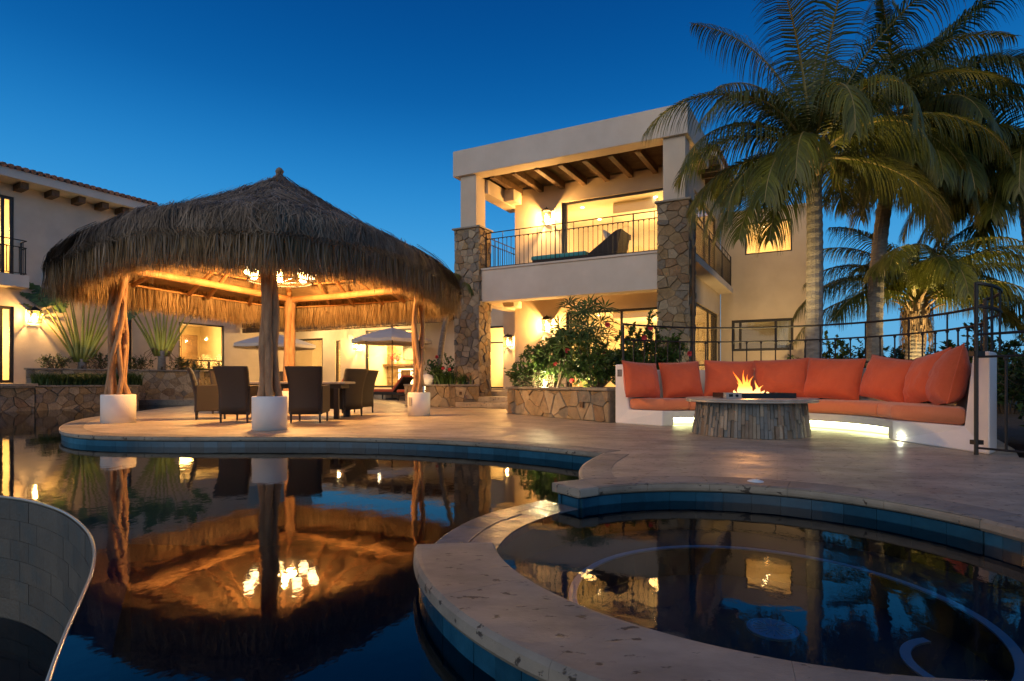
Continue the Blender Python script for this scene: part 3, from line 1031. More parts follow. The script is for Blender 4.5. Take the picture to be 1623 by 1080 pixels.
# socket plate and vent on the left end, small puck lamp on the right end
def end_face(t, r, z, w, h, name, mat, parent, out=.006):
    p = bench_pt(t, r, z); q = bench_pt(t, r+.01, z)
    e = (q-p).normalized(); n_ = V((-e.y, e.x, 0)) if t < .5 else V((e.y,-e.x,0))
    mb = MB().box(p-e*w/2-V((0,0,h/2))-n_*.004, e*w, n_*(out+.004), (0,0,h))
    return mb.build(name, mat, parent, bevel=.003), e, n_, p
sk1, e_, n_, p_ = end_face(0, 1.98, .13, .11, .075, 'socket_plate', M['plastic'], bench)
for dx in (-.025,.025):
    MB().box(p_+e_*(dx-.012)-V((0,0,.018))+n_*.005, e_*.024, n_*.004, (0,0,.036)).build('socket', M['frame'], sk1)
vt, e_, n_, p_ = end_face(0, 2.47, .88, .085, .12, 'vent', M['frame'], bench)
for k_ in range(3):
    MB().box(p_+e_*(-.03+k_*.026)-V((0,0,.05))+n_*.005, e_*.012, n_*.006, (0,0,.1)).build('slat', M['plastic'], vt)
pk = bench_pt(.998, 1.70, .07)
n_ = V((-.35,-.93,0)).normalized()
MB().lathe((0,0,0), [(0,.0),(.022,.0),(.022,.012),(0,.014)], 14)
pm = MB().tube([pk, pk+n_*.03], .016, 12); pm.build('puck_lamp', M['led_spot'], bench)
lamp('puck_light', pk+n_*.07+V((0,0,.0)), .35, (1,1,.72), .012)

# seat cushions (three) with rounded, softly quilted edges
def seat_cushion(t0, t1, label, sub=26, mat='seat_cloth'):
    prof = []
    r0, r1, z0, z1, rr = 1.635, 2.30, .252, .445, .055
    for (cx, cz, a0) in ((r0+rr, z0+rr, 180), (r1-rr, z0+rr, 270), (r1-rr, z1-rr, 0), (r0+rr, z1-rr, 90)):
        for q in range(4):
            a_ = math.radians(a0+q*30)
            prof.append((cx+rr*math.cos(a_), cz+rr*math.sin(a_)))
    mb = sweep(prof, t0, t1, sub)
    # pillow out the middle, pinch the ends
    m = len(prof)
    for i in range(sub+1):
        u = i/sub; w = min(1, min(u,1-u)*sub/2.0)
        sq = .90+.10*math.sin(math.pi/2*w)
        for k_ in range(m):
            p = mb.v[i*m+k_]
            zc = (z0+z1)/2
            p.z = zc+(p.z-zc)*sq + .006*noise.noise(p*5)
            if p.z > zc: p.z += .004*math.sin(u*sub*2.2)
    o = mb.build('seat_cushion', M[mat], smooth=True, label=label, cat='seat cushion', group='seat cushions on the curved bench')
    return fixn(o)
seat_cushion(.004, .125, 'orange seat cushion at the bench end next to the stone planter', 12)
seat_cushion(.130, .50, 'long curved seat cushion lit pale behind the fire table, on its planter side', 44)
seat_cushion(.505, .868, 'long curved seat cushion right of the flame, its front edge puckered', 44)
seat_cushion(.873, .997, 'orange seat cushion at the bench end by the black iron gate', 14)

def pillow_mesh(w, h, d, seed):
    n = 18; vs=[]; fs=[]
    for side in (1,-1):
        for j in range(n+1):
            for i in range(n+1):
                u = -1+2*i/n; v = -1+2*j/n
                e = max(0,(1-abs(u)**2.6))*max(0,(1-abs(v)**2.6))
                pinch = 1-.055*(1-abs(v)**2)*abs(u)**3
                pinch2 = 1-.05*(1-abs(u)**2)*abs(v)**3
                x = u*w/2*pinch; z = v*h/2*pinch2
                y = side*(d/2*e**.55 + .004)
                nz = noise.noise(V((u*1.6,v*1.6,seed)))*.5+noise.noise(V((u*4,v*4,seed+9)))*.2
                y += side*nz*.045*e**.5 + side*.020*noise.noise(V((u*6+v*3,v*2.2-u,seed+3)))*e**.4
                # sag: bottom fuller than top
                y *= 1+.22*(-v)
                vs.append((x,y,z))
    m=(n+1)**2
    for s_ in (0,1):
        for j in range(n):
            for i in range(n):
                a_=s_*m+j*(n+1)+i
                q=(a_,a_+1,a_+n+2,a_+n+1)
                fs.append(q if s_==1 else q[::-1])
    for i in range(n):
        fs.append((i,i+1,m+i+1,m+i)); b_=n*(n+1)
        fs.append((b_+i+1,b_+i,m+b_+i,m+b_+i+1))
        fs.append((i*(n+1)+n,(i+1)*(n+1)+n,m+(i+1)*(n+1)+n,m+i*(n+1)+n))
        fs.append(((i+1)*(n+1),i*(n+1),m+i*(n+1),m+(i+1)*(n+1)))
    return vs, fs
def px_of(p): return 811+FPX*p.x/p.y
def bench_t(px, r):
    lo, hi = 0.0, 1.0
    for _ in range(40):
        m_=(lo+hi)/2
        if px_of(bench_pt(m_,r,0)) < px: lo=m_
        else: hi=m_
    return lo
PIL = [(1016,.74,.63,3,.0,'orange back pillow nearest the vent at the planter end'),
       (1079,.74,.64,-3,.0,'orange back pillow next to the endmost one, left of the fire table'),
       (1155,.82,.66,2,.0,'orange back pillow directly behind the flame'),
       (1236,.84,.67,-2,.0,'orange back pillow just right of the flame, behind the fire tray'),
       (1319,.88,.66,3,.0,'wide orange back pillow behind the right edge of the fire table'),
       (1390,.88,.63,9,.12,'orange back pillow slumped sideways under the squat palm'),
       (1452,.80,.66,-8,.0,'orange back pillow with a raised peak corner, second from the iron gate'),
       (1508,.80,.68,-5,.0,'large orange back pillow seen edge on against the bench end by the gate')]
for i,(px,w,h,roll,dx,lab) in enumerate(PIL):
    rr = 2.17
    t = bench_t(px, rr)
    if i == 7: t = .93
    if i == 6: t = .815
    if i == 5: t = .69
    p = bench_pt(t, rr, .445+h*.50)
    c = V((SC0.x-p.x, SC0.y-p.y, 0)).normalized()
    vs, fs = pillow_mesh(w,h,.33,i*3.3)
    ob = MB().add(vs,fs).build('back_pillow', M['red_cloth'], base=(0,0,0), smooth=True, label=lab, cat='pillow', group='orange back pillows along the curved bench')
    fixn(ob)
    # piped seam round the pillow
    n_=18; ring_=[(k_,0) for k_ in range(n_)]+[(n_,k_) for k_ in range(n_)]+[(n_-k_,n_) for k_ in range(n_)]+[(0,n_-k_) for k_ in range(n_)]
    loop=[]
    for (i_,j_) in ring_+[ring_[0]]:
        q_=vs[j_*(n_+1)+i_]; loop.append(V((q_[0],0,q_[2])))
    pip=MB().tube(loop,.007,5,cap=False); BASE[ob.name]=V((0,0,0))
    pip.build('piping', M['red_cloth'], ob, smooth=True)
    yaw = math.atan2(c.y,c.x)+math.pi/2
    ob.rotation_euler = Matrix.Rotation(yaw,3,'Z').to_4x4().to_euler()
    rot = Matrix.Rotation(yaw,4,'Z') @ Matrix.Rotation(math.radians(-13),4,'X') @ Matrix.Rotation(math.radians(roll),4,'Y')
    ob.matrix_world = Matrix.Translation(p) @ rot

# fire table
FT = V((3.30, 7.62, 0))
ft = empty('fire_table', FT, 'round fire table clad in upright slate strips with a burning flame', 'fire table')
MB().lathe(FT, [(.715,0),(.665,.455),(0,.455)], 48).build('core', M['mortar'], ft)
nstrip = 104
# door opening near the floor on the right of the front
for i in range(nstrip):
    a0 = 2*math.pi*i/nstrip; a1 = 2*math.pi*(i+1)/nstrip
    z = .004
    phi = math.degrees((a0+a1)/2)
    hole_here = 284 < phi < 292
    if hole_here: z = .11
    while z < .448:
        hgt = R.uniform(.09,.30)
        z1 = min(z+hgt, .45)
        if .45-z1 < .05: z1 = .45
        th = R.uniform(.008,.05)
        vs=[]
        for zz in (z+.0015, z1-.0015):
            rb = .715-.05*zz/.455
            g_ = .0025/rb
            for r_,aa in ((rb-.004,a0+g_),(rb+th,a0+g_),(rb+th,a1-g_),(rb-.004,a1-g_)):
                vs.append(FT+V((r_*math.cos(aa), r_*math.sin(aa), zz)))
        fs=[(3,2,1,0),(4,5,6,7),(0,1,5,4),(1,2,6,5),(2,3,7,6),(3,0,4,7)]
        # seen from the back only at the far half: fewer pieces there, the limit is 300
        MB().add(vs,fs).build('slate_strip', R.choices(M['strips'],[4,2,2,5])[0], ft)
        z = z1
top = MB().lathe(FT, [(0,.452),(.835,.452),(.848,.462),(.845,.478),(.852,.49),(.846,.502),(.836,.505),(0,.505)], 64)
for p in top.v:
    r_ = math.hypot(p.x-FT.x,p.y-FT.y)
    if r_ > .8:
        k_ = 1+.006*noise.noise(p*9); p.x = FT.x+(p.x-FT.x)*k_; p.y = FT.y+(p.y-FT.y)*k_
top.build('table_top', M['marble'], ft, smooth=False)
tray = MB()
tx, ty = .92, .50
cx0 = FT+V((.02,-.06,.5065))
tray.cbox(cx0, tx, .035, .07).cbox(cx0, .035, ty, .069)
tray = MB()
for (ox,oy,sx,sy) in ((0,-ty/2,tx,.03),(0,ty/2,tx,.03),(-tx/2+.015,0,.03,ty-.03),(tx/2-.015,0,.03,ty-.03)):
    tray.cbox(cx0+V((ox,oy,0)), sx, sy, .068)
tray.cbox(cx0, tx-.06, ty-.03, .03)
tray.build('fire_tray', M['black'], ft)
# control panel block at the tray's left with knob and gauge
cpanel = MB().cbox(FT+V((-.40,-.40,.5065)), .20, .10, .075).build('control_box', M['plastic'], ft)
MB().tube([FT+V((-.365,-.45,.545)), FT+V((-.365,-.468,.545))], .018, 12).build('knob', M['black'], cpanel)
MB().cbox(FT+V((-.44,-.452,.53)), .05, .006, .035).build('display', M['black'], cpanel)
rk = MB()
for i in range(46):
    rk.ico(cx0+V((R.uniform(-.4,.4),R.uniform(-.2,.2),.045)), R.uniform(.018,.034), (1,1,.8), 1, .3, i)
rk.build('lava_rock', M['charcoal'], ft, kind='stuff')
def flame_tongue(mb, base, h, w, seed, lean):
    n=9; m=10
    path=[]; rad=[]
    for i in range(n+1):
        t=i/n
        path.append(base+V((lean*t*t*h + w*.5*math.sin(t*5+seed)*t, w*.3*math.sin(t*4+seed*2)*t, h*t)))
        rad.append(max(.0015, w*(math.sin(math.pi*min(1,(t*.8+.2)))**.8)*(1-t)**.55*.62))
    mb.tube(path, rad, m, cap=True)
fl = MB()
for (x,y,h,w,s_,le) in [(-.12,0,.31,.052,0,-.32),(-.07,.02,.33,.050,1.2,-.02),(-.02,0,.25,.048,2.1,.22),(-.085,-.03,.20,.085,3,.0),(-.14,.01,.16,.05,4,-.35),(-.03,-.02,.14,.07,5,.1),
                        (.10,0,.19,.042,.6,-.14),(.13,.02,.12,.04,2.4,.35),(.085,-.01,.09,.05,3.3,-.3),(.03,.0,.06,.05,1,0),(.17,.01,.055,.035,4.2,.4),(-.20,.01,.06,.04,2.2,-.3),(.24,.0,.035,.04,1.2,.1),(-.05,.01,.27,.04,6.2,.12)]:
    flame_tongue(fl, cx0+V((x-.04,y,.05)), h, w, s_, le)
fl.build('flame', M['flame'], ft, smooth=True)
lamp('fire_light', cx0+V((-.08,0,.26)), 8, (1,.42,.12), .08)
# ================================================================== IRON FENCE BEHIND THE BENCH
fence = empty('iron_fence', SC0+V((0,2.45,1.0)), 'black wrought iron railing following the curved bench back, ending in a scroll', 'railing')
arcpts = []
for i in range(49):
    a_ = math.radians(121-(121+46)*i/48)
    arcpts.append(SC0+V((2.47*math.cos(a_), 2.47*math.sin(a_), 0)))
railing(fence, arcpts, lambda t: 1.03, lambda t: 1.47-.09*t, lambda t: 1.74-.16*t, spacing=.235, post_every=100, rb=.011, rr=.017, tall_every=3, base_z=.93)
# scroll end: top and middle rails curl round the newel in plan
E_ = arcpts[-1]; N_ = V((4.60,5.44,0)); md_ = (E_+N_)/2; hd_ = (E_-N_)/2
pp_ = V((-hd_.y*-1, -hd_.x, 0)).normalized()
curl = [md_ + hd_*math.cos(math.pi*i/24) + pp_*.15*math.sin(math.pi*i/24) for i in range(25)]
nc_ = len(curl)-1
for z0_, z1_, r_, nm in ((1.58,1.70,.017,'top_rail'),(1.38,1.47,.015,'middle_rail')):
    MB().tube([p+V((0,0,lerp(z0_,z1_,i/nc_))) for i,p in enumerate(curl)], r_, 6).build(nm, M['iron'], fence)
for i in range(3,nc_-2,5):
    MB().tube([curl[i]+V((0,0,1.02)), curl[i]+V((0,0,lerp(1.58,1.70,i/nc_)))], .010, 5).build('baluster', M['iron'], fence)
# low fence with gate posts to the right
gate0 = V((4.60,5.44,0)); gdir = V((.42,-.91,0)).normalized()
gate = empty('iron_gate_fence', gate0, 'low black iron gate fence beyond the white bench end', 'fence')
railing(gate, [gate0, gate0+gdir*2.4], .07, .97, 1.19, spacing=.235, post_every=4, rb=.012, rr=.015, tall_every=0, base_z=0)
MB().tube([gate0+V((0,0,0)), gate0+V((0,0,1.71))], .018, 8).build('gate_post', M['iron'], gate)
MB().cbox(gate0+V((.03,.03,.10)), .09, .06, .045).build('hinge', M['iron'], gate)
MB().cbox(gate0+V((.03,.03,.98)), .11, .07, .05).build('hinge', M['iron'], gate)

# ================================================================== MAIN HOUSE
u = V((.901,-.434,0)); v = V((.505,.863,0))
HA = V((3.65,13.8,0))
H = Frame(HA, u, -v)                       # o is outward (towards the pool); k = -o
house = empty('main_house', HA+v*3, 'two storey cream stucco house with a covered upper balcony', 'house')
FZ, BZ = .45, 4.05
K = 2.25
def hb(mb, s0,s1,k0,k1,z0,z1): return H.box(mb, s0,s1,-k1,-k0,z0,z1)
# ---- roof slab and parapet
mb = MB(); hb(mb,-6.0,.74,-.02,.45,6.84,7.60); mb.build('parapet', M['stucco_trim'], house, bevel=.012)
mb = MB(); hb(mb,-6.0,-5.55,.452,8.0,6.84,7.60); mb.build('parapet', M['stucco_trim'], house, bevel=.012)
mb = MB(); hb(mb,.29,.74,.452,2.6,6.84,7.60); mb.build('parapet', M['stucco_trim'], house, bevel=.012)
mb = MB(); hb(mb,-5.549,.289,.453,8.0,7.06,7.22); mb.build('roof_slab', M['stucco'], house)
# reed ceiling between beams: reeds laid along the facade, resolved as rods
rods = MB()
for i in range(38):
    kk = .47+i*(K-.5)/38
    rods.tube([H.P(-5.5,-kk,7.035+R.uniform(-.006,.006)), H.P(.28,-kk,7.035+R.uniform(-.006,.006))], .021, 5)
rods.build('reed_ceiling', M['reed'], house, kind='stuff')
for i in range(8):
    s = -5.05+i*.72
    mb = MB(); hb(mb,s,s+.15,.455,K-.002,6.80,7.005)
    mb.build('beam', M['wood_beam'], house, bevel=.012)
# ---- stone clad columns
def stone_column(s0,s1,k0,k1,z0,z1,label,cap=True):
    base = H.P((s0+s1)/2,-(k0+k1)/2,z0)
    c = empty('stone_column', base, label, 'column', 'stone clad columns of the house')
    m_ = MB(); hb(m_,s0+.03,s1-.03,k0+.03,k1-.03,z0,z1); m_.build('core', M['mortar'], c)
    clad(c, lambda x,y,t: H.P(s0+x, -(k0+.03)+t, z0+y), s1-s0, z1-z0, .235,.20, M['stones'], (.012,.055), .0055, weights=[4,3,3,2,3,2])
    clad(c, lambda x,y,t: H.P(s1-.03+t, -(k0+x), z0+y), k1-k0, z1-z0, .235,.20, M['stones'], (.012,.055), .0055, weights=[4,3,3,2,3,2])
    m_ = MB(); hb(m_,s0-.05,s1+.05,k0-.05,k1+.05,z1,z1+.05); m_.build('cap_stone', M['coping'], c, bevel=.01)
    return c
cR = stone_column(0,.78,-.03,.70,0,5.20,'tall stone clad column beside the large shrub, under the palm fronds')
cL = stone_column(-5.95,-5.10,-.03,.62,0,5.24,'tall stone clad column between the steps and the thatched roof')
for c,s0,s1 in ((cR,.12,.66),(cL,-5.80,-5.27)):
    m_ = MB(); hb(m_,s0,s1,.08,.58,5.252 if c is cR else 5.292,6.838); m_.build('upper_shaft', M['stucco'], c, bevel=.008)
# downpipe on right column
p0 = H.P(.86,-.05,0)
MB().tube([p0+V((0,0,.2)), p0+V((0,0,4.0))], .045, 10).build('downpipe', M['wood_beam'], house)
# ---- balcony floor and its front beam
mb = MB(); hb(mb,-5.098,-.002,.10,.55,3.08,3.99); mb.build('balcony_beam', M['stucco_trim'], house)
mb = MB(); hb(mb,-5.096,-.004,.06,.60,3.992,4.05); mb.build('balcony_sill', M['stucco_trim'], house, bevel=.008)
mb = MB(); hb(mb,-5.2,.28,.552,K-.002,3.70,3.99); mb.build('balcony_floor', M['stucco'], house)
mb = MB(); hb(mb,-5.6,-5.2,.622,K+.4,3.08,3.99); mb.build('side_beam', M['stucco'], house)
mb = MB(); hb(mb,-5.6,-5.2,.622,K+.4,6.42,6.838); mb.build('side_beam', M['stucco'], house)
for z0 in (3.10,6.44):
    mb = MB(); hb(mb,-5.198,-4.86,1.55,2.05,z0,z0+.36); mb.build('corbel', M['stucco'], house, bevel=.006)
# side balcony along the right flank
mb = MB(); hb(mb,.31,.76,.72,6.9,3.86,4.05); mb.build('side_slab', M['stucco_trim'], house)
# ---- front wall behind balcony and terrace, with wide glazed openings
sL = H.s_at(815.5, -K)
up0, up1 = H.s_at(889.5,-K), .05
lo0, lo1 = H.s_at(896.5,-K), .05
print('wall left s', sL, 'door', up0, lo0)
wall(H, sL, .30, FZ, 6.98, -K-.25, -K, [(up0,up1,4.05,6.38),(lo0,lo1,FZ,2.92)]).build('wall', M['stucco'], house)
w1 = window(H, up0, up1, 4.06, 6.378, -K-.06, house, bars_s=(up0+.12,), fw=.07)
w2 = window(H, lo0, lo1, FZ+.01, 2.918, -K-.06, house, bars_s=(lo0+.13, lo0+(lo1-lo0)*.5), fw=.07)
room(H, sL+.3, .07, -K-.26, 4.6, 4.05, 6.75, house, 120, lights=2, right=False)
room(H, sL+.3, .07, -K-.26, 4.6, FZ, 3.2, house, 150, lights=2, right=False)
# ---- right flank wall with glazed openings
F = Frame(H.P(.30,-K,0), v, V((.863,-.505,0)))      # s runs back along the flank
wall(F, 0.252, 4.9, -.1, 6.98, -.22, 0, [(.35,4.5,FZ,3.12),(.6,4.2,4.05,6.4)]).build('wall', M['stucco'], house)
window(F, .35,4.5,FZ+.01,3.118,-.05,house,bars_s=(3.0,3.75,4.1),fw=.07)
window(F, .6,4.2,4.06,6.398,-.05,house,bars_s=(2.4,),fw=.07)
# ---- set back wing on the right
WK = 7.15
ws1 = H.s_at(1278,-WK)
wz0, wz1 = H.z_at(1208,556,-WK), H.z_at(1208,506,-WK)
uz0, uz1 = H.z_at(1218,401,-WK), H.z_at(1218,350,-WK)
wa, wb = H.s_at(1159,-WK), H.s_at(1257,-WK)
ua, ub = H.s_at(1180,-WK), H.s_at(1255,-WK)
wall(H, .31, ws1, -.1, uz1+.35, -WK-.25, -WK, [(wa,wb,wz0,wz1),(ua,ub,uz0,uz1)]).build('wall', M['stucco'], house)
mb = MB(); hb(mb,.31,ws1+.05,WK-.05,WK+3,uz1+.352,uz1+.45); mb.build('wing_roof', M['stucco_trim'], house)
mb = MB(); hb(mb,ws1-.25,ws1,WK+.252,WK+4,-.1,uz1+.35); mb.build('wall', M['stucco'], house)
window(H, wa,wb,wz0,wz1,-WK-.04,house,bars_s=(wa+.28,wb-.55),fw=.09)
window(H, ua,ub,uz0,uz1,-WK-.04,house,bars_s=(),fw=.05)
room(H, .55, ws1-.3, -WK-.26, 2.6, 1.0, 3.25, house, 1.6, lights=1)
room(H, .55, ws1-.3, -WK-.26, 2.6, uz0-.9, uz1+.1, house, 45, lights=1)
# curtain in the wing window
cu = MB()
for i in range(9):
    s = wb-.52+i*.05
    cu.tube([H.P(s,-WK-.34+.02*(i%2),wz0-.1), H.P(s,-WK-.34+.02*(i%2),wz1)], .03, 6)
cu.build('curtain', M['canvas'], house)
# ---- tiled roof over the back of the house, eave with rafter tails on the right
er = MB()
zt = 7.35
def roofpt(s,k,z): return H.P(s,-k,z)
er.add([roofpt(.95,2.7,zt),roofpt(.95,7.4,zt),roofpt(-2.6,7.4,zt+1.15),roofpt(-2.6,2.7,zt+1.15),
        roofpt(.95,2.7,zt-.14),roofpt(.95,7.4,zt-.14),roofpt(-2.6,7.4,zt+1.0),roofpt(-2.6,2.7,zt+1.0)],
       [(0,1,2,3),(7,6,5,4),(0,4,5,1),(1,5,6,2),(2,6,7,3),(3,7,4,0)])
roof = er.build('roof', M['stucco_trim'], house)
tl = MB()
for i in range(22):
    kk = 2.72+i*.21
    for j in range(14):
        t0 = j/14; t1 = (j+1.15)/14
        a_ = roofpt(1.0-3.5*t0, kk, zt+.045+1.13*t0); b_ = roofpt(1.0-3.5*min(1,t1), kk, zt+.02+1.13*min(1,t1))
        tl.tube([a_,b_],[.09,.078],6)
tl.build('roof_tile', M['roof_tile'], roof, kind='stuff')
for i in range(9):
    kk = 2.9+i*.52
    mb = MB(); hb(mb,.28,.92,kk,kk+.12,zt-.30,zt-.145); mb.build('rafter_tail', M['wood_beam'], house)
mb = MB(); hb(mb,-2.55,.28,2.62,7.4,7.0,zt-.146); mb.build('attic_wall', M['stucco'], house)

# ---- balcony railings (own things: bolted to the slab)
br = empty('balcony_railing', H.P(-2.5,-.2,4.05), 'black iron railing across the front of the upper balcony', 'railing')
railing(br, [H.P(-5.08,-.32,0), H.P(-.02,-.32,0)], 4.12, 4.95, 5.13, spacing=.135, post_every=16, rb=.0095, rr=.015, tall_every=4, base_z=4.05)
br2 = empty('balcony_railing', H.P(-5.3,-1.2,4.05), 'short black iron railing on the open left side of the balcony', 'railing')
railing(br2, [H.P(-5.30,-.66,0), H.P(-5.30,-K-.2,0)], 4.12, 4.95, 5.13, spacing=.135, post_every=100, rb=.0095, rr=.015, tall_every=4, base_z=4.0)
br3 = empty('balcony_railing', H.P(.7,-2,4.05), 'black iron railing on the narrow side balcony under the fronds', 'railing')
railing(br3, [H.P(.70,-.75,0), H.P(.70,-6.8,0)], 4.12, 4.95, 5.13, spacing=.135, post_every=16, rb=.0095, rr=.015, tall_every=4, base_z=4.05)

# ---- lanterns
def lantern(p, nrm, label, power=30, sc=1.0, col=(1,.56,.19)):
    e = V((-nrm.y, nrm.x, 0))
    t = empty('wall_lantern', p, label, 'lantern', 'wall lanterns lit at dusk')
    c = p + nrm*.15*sc
    w, h = .115*sc, .34*sc
    f = MB()
    for a_ in (-1,1):
        for b_ in (-1,1):
            q = c+e*a_*w+nrm*b_*w
            f.tube([q+V((0,0,-h/2)), q+V((0,0,h/2))], .010*sc, 5)
    for z in (-h/2,h/2):
        f.box(c-e*(w+.012)-nrm*(w+.012)+V((0,0,z-.008)), e*(2*w+.024), nrm*.022, (0,0,.016))
        f.box(c-e*(w+.012)+nrm*(w-.01)+V((0,0,z-.008)), e*(2*w+.024), nrm*.022, (0,0,.016))
        f.box(c-e*(w+.012)-nrm*(w-.012)+V((0,0,z-.007)), e*.022, nrm*(2*w-.024), (0,0,.014))
        f.box(c+e*(w-.01)-nrm*(w-.012)+V((0,0,z-.007)), e*.022, nrm*(2*w-.024), (0,0,.014))
    f.build('frame', M['iron'], t)
    k = MB(); 
    a4 = [c+e*x*(w+.03)+nrm*y*(w+.03)+V((0,0,h/2+.009)) for x,y in ((-1,-1),(1,-1),(1,1),(-1,1))]
    b4 = [c+e*x*.03+nrm*y*.03+V((0,0,h/2+.11*sc)) for x,y in ((-1,-1),(1,-1),(1,1),(-1,1))]
    k.add(a4+b4, [(3,2,1,0),(4,5,6,7),(0,1,5,4),(1,2,6,5),(2,3,7,6),(3,0,4,7)])
    k.tube([c+V((0,0,h/2+.11*sc)), c+V((0,0,h/2+.15*sc))], .014, 6)
    k.build('cap', M['iron'], t)
    bp = MB().box(p-e*.06-V((0,0,.02)), e*.12, nrm*.02, (0,0,.30*sc)); bp.box(p-e*.012+V((0,0,h*.3)), e*.024, nrm*(.15*sc-w), (0,0,.02)); bp.build('back_plate', M['iron'], t)
    b = MB().lathe(c+V((0,0,-.11*sc)), [(0,0),(.045*sc,.01),(.05*sc,.10*sc),(.042*sc,.19*sc),(0,.20*sc)], 12)
    b.build('bulb', M['bulb'], t, smooth=True)
    g = MB()
    for sg in (-1,1):
        g.box(c+e*(sg*w-.001)-nrm*(w-.012)+V((0,0,-h/2+.012)), e*.002, nrm*(2*w-.024), (0,0,h-.024))
    g.box(c-e*(w-.012)+nrm*(w-.001)+V((0,0,-h/2+.012)), e*(2*w-.024), nrm*.002, (0,0,h-.024))
    g.build('lantern_glass', M['lamp_glass'], t)
    lamp('lantern_light', c+nrm*.065*sc+V((0,0,.0)), power, col, .03)
    lamp('lantern_light', c-nrm*.065*sc+V((0,0,.0)), power*.5, col, .02)
    return t
hn = V((-.434,-.901,0)).normalized()
hn = -v.normalized()
lantern(H.P(H.s_at(869,-K),-K,H.z_at(869,346,-K)), hn, 'lit lantern on the upper balcony wall beside the glass door', 95)
lantern(H.P(H.s_at(869.5,-K),-K,H.z_at(869.5,516,-K)), hn, 'lit lantern on the ground floor wall behind the large shrub', 85)

# ---- entrance recess left of the house wall
EK = 3.6
e0, e1 = H.s_at(797,-EK), H.s_at(826,-EK)
wall(H, e0, e1, FZ, 3.9, -EK-.25, -EK).build('wall', M['stucco'], house)
lantern(H.P(H.s_at(808,-EK),-EK,H.z_at(808,543,-EK)), hn, 'lit lantern on the narrow wall between the entrance and the handrail', 40)
GK = 6.0
g0, g1 = H.s_at(764,-GK), H.s_at(803,-GK)
gz = H.z_at(785,517,-GK)
wall(H, g0-3.5, g1, FZ, 4.2, -GK-.25, -GK, [(g0,g1-.05,FZ,gz)]).build('wall', M['stucco'], house)
window(H, g0,g1-.05,FZ+.01,gz-.002,-GK-.05,house,bars_z=(FZ+1.9,),fw=.07)
room(H, g0-.2, g1+.8, -GK-.26, 4.0, FZ, 3.1, house, 120, lights=1)
# console, lamp and picture inside the entrance
pc = H.P(g0+.55,-GK-2.2,FZ)
cs_ = empty('console_table', pc, 'dark console table with a shaded lamp inside the glazed entrance', 'console table')
mb = MB(); hb(mb,g0+.1,g0+1.2,GK+2.0,GK+2.4,FZ+.74,FZ+.79); mb.build('table_top', M['wood_beam'], cs_)
for ds in (.14,1.1):
    mb = MB(); hb(mb,g0+ds,g0+ds+.06,GK+2.05,GK+2.35,FZ,FZ+.738); mb.build('leg', M['wood_beam'], cs_)
lq = H.P(g0+.95,-GK-2.2,FZ+.792)
el_ = empty('table_lamp', lq, 'small cream shaded lamp on the console inside the entrance', 'lamp')
MB().lathe(lq,[(.07,0),(.07,.02),(.02,.04),(.02,.30),(0,.30)],12).build('stem', M['iron'], el_)
MB().lathe(lq,[(.16,.28),(.11,.50),(.105,.50),(.155,.28)],16).build('lamp_shade', M['lit_shade'], el_)
pf_ = empty('picture', H.P(g0+.5,-GK-4.1,FZ+1.8), 'framed dark picture on the back wall of the entrance hall', 'picture')
mb = MB(); hb(mb,g0-.05,g0+.95,GK+4.18,GK+4.22,FZ+1.25,FZ+2.1); mb.build('frame', M['wood_beam'], pf_)
mb = MB(); hb(mb,g0+.05,g0+.85,GK+4.165,GK+4.178,FZ+1.35,FZ+2.0); mb.build('canvas', M['teal'], pf_)
# dropped soffit in the upper room and in the ground floor room
for zz in (6.40,2.86):
    mb = MB(); hb(mb,-2.6,-1.2,K+1.9,K+4.6,zz,zz+.34); mb.build('soffit', M['room_wall'], house)
# floor lamp by the upper glass door
fq = H.P(-.55,-K-1.6,4.05)
fl_ = empty('floor_lamp', fq, 'tall floor lamp glowing inside the upper room behind the balcony', 'lamp')
MB().lathe(fq,[(.15,0),(.15,.02),(.015,.03),(.015,1.62),(0,1.62)],12).build('stem', M['iron'], fl_)
MB().lathe(fq,[(.20,1.60),(.14,1.90),(.135,1.90),(.195,1.60)],18).build('lamp_shade', M['lit_shade'], fl_)
# terrace floor of the house and steps down to the deck
mb = MB(); hb(mb,-5.9,-.1,.75,14,-.02,FZ-.004); mb.build('terrace', M['travertine'], base=H.P(-4,-3,0), kind='structure')
for i,(k0,z1) in enumerate(((-.55,.15),(-.10,.30))):
    mb = MB(); hb(mb,-5.56+.12*i,-3.40,k0,.748,.005 if i==0 else .152,z1)
    mb.build('step', M['travertine'], kind='structure', bevel=.012)
# handrail by the steps
hr = empty('handrail', H.P(-3.3,-.6,.45), 'short black iron handrail fixed to the wall by the steps', 'handrail')
q0, q1 = H.P(H.s_at(812,-1.2),-1.2,H.z_at(812,588,-1.2)), H.P(H.s_at(846,-2.0),-2.0,H.z_at(846,577,-2.0))
q0b = q0+V((0,0,.16)); 
MB().tube([q0+V((0,-.02,0)), q0, q0b, q0b+(q1-q0)*.12+V((0,0,.08)), q1], .016, 6).build('rail', M['iron'], hr)
MB().tube([q1, q1-V((0,0,.9))], .016, 6).build('post', M['iron'], hr)

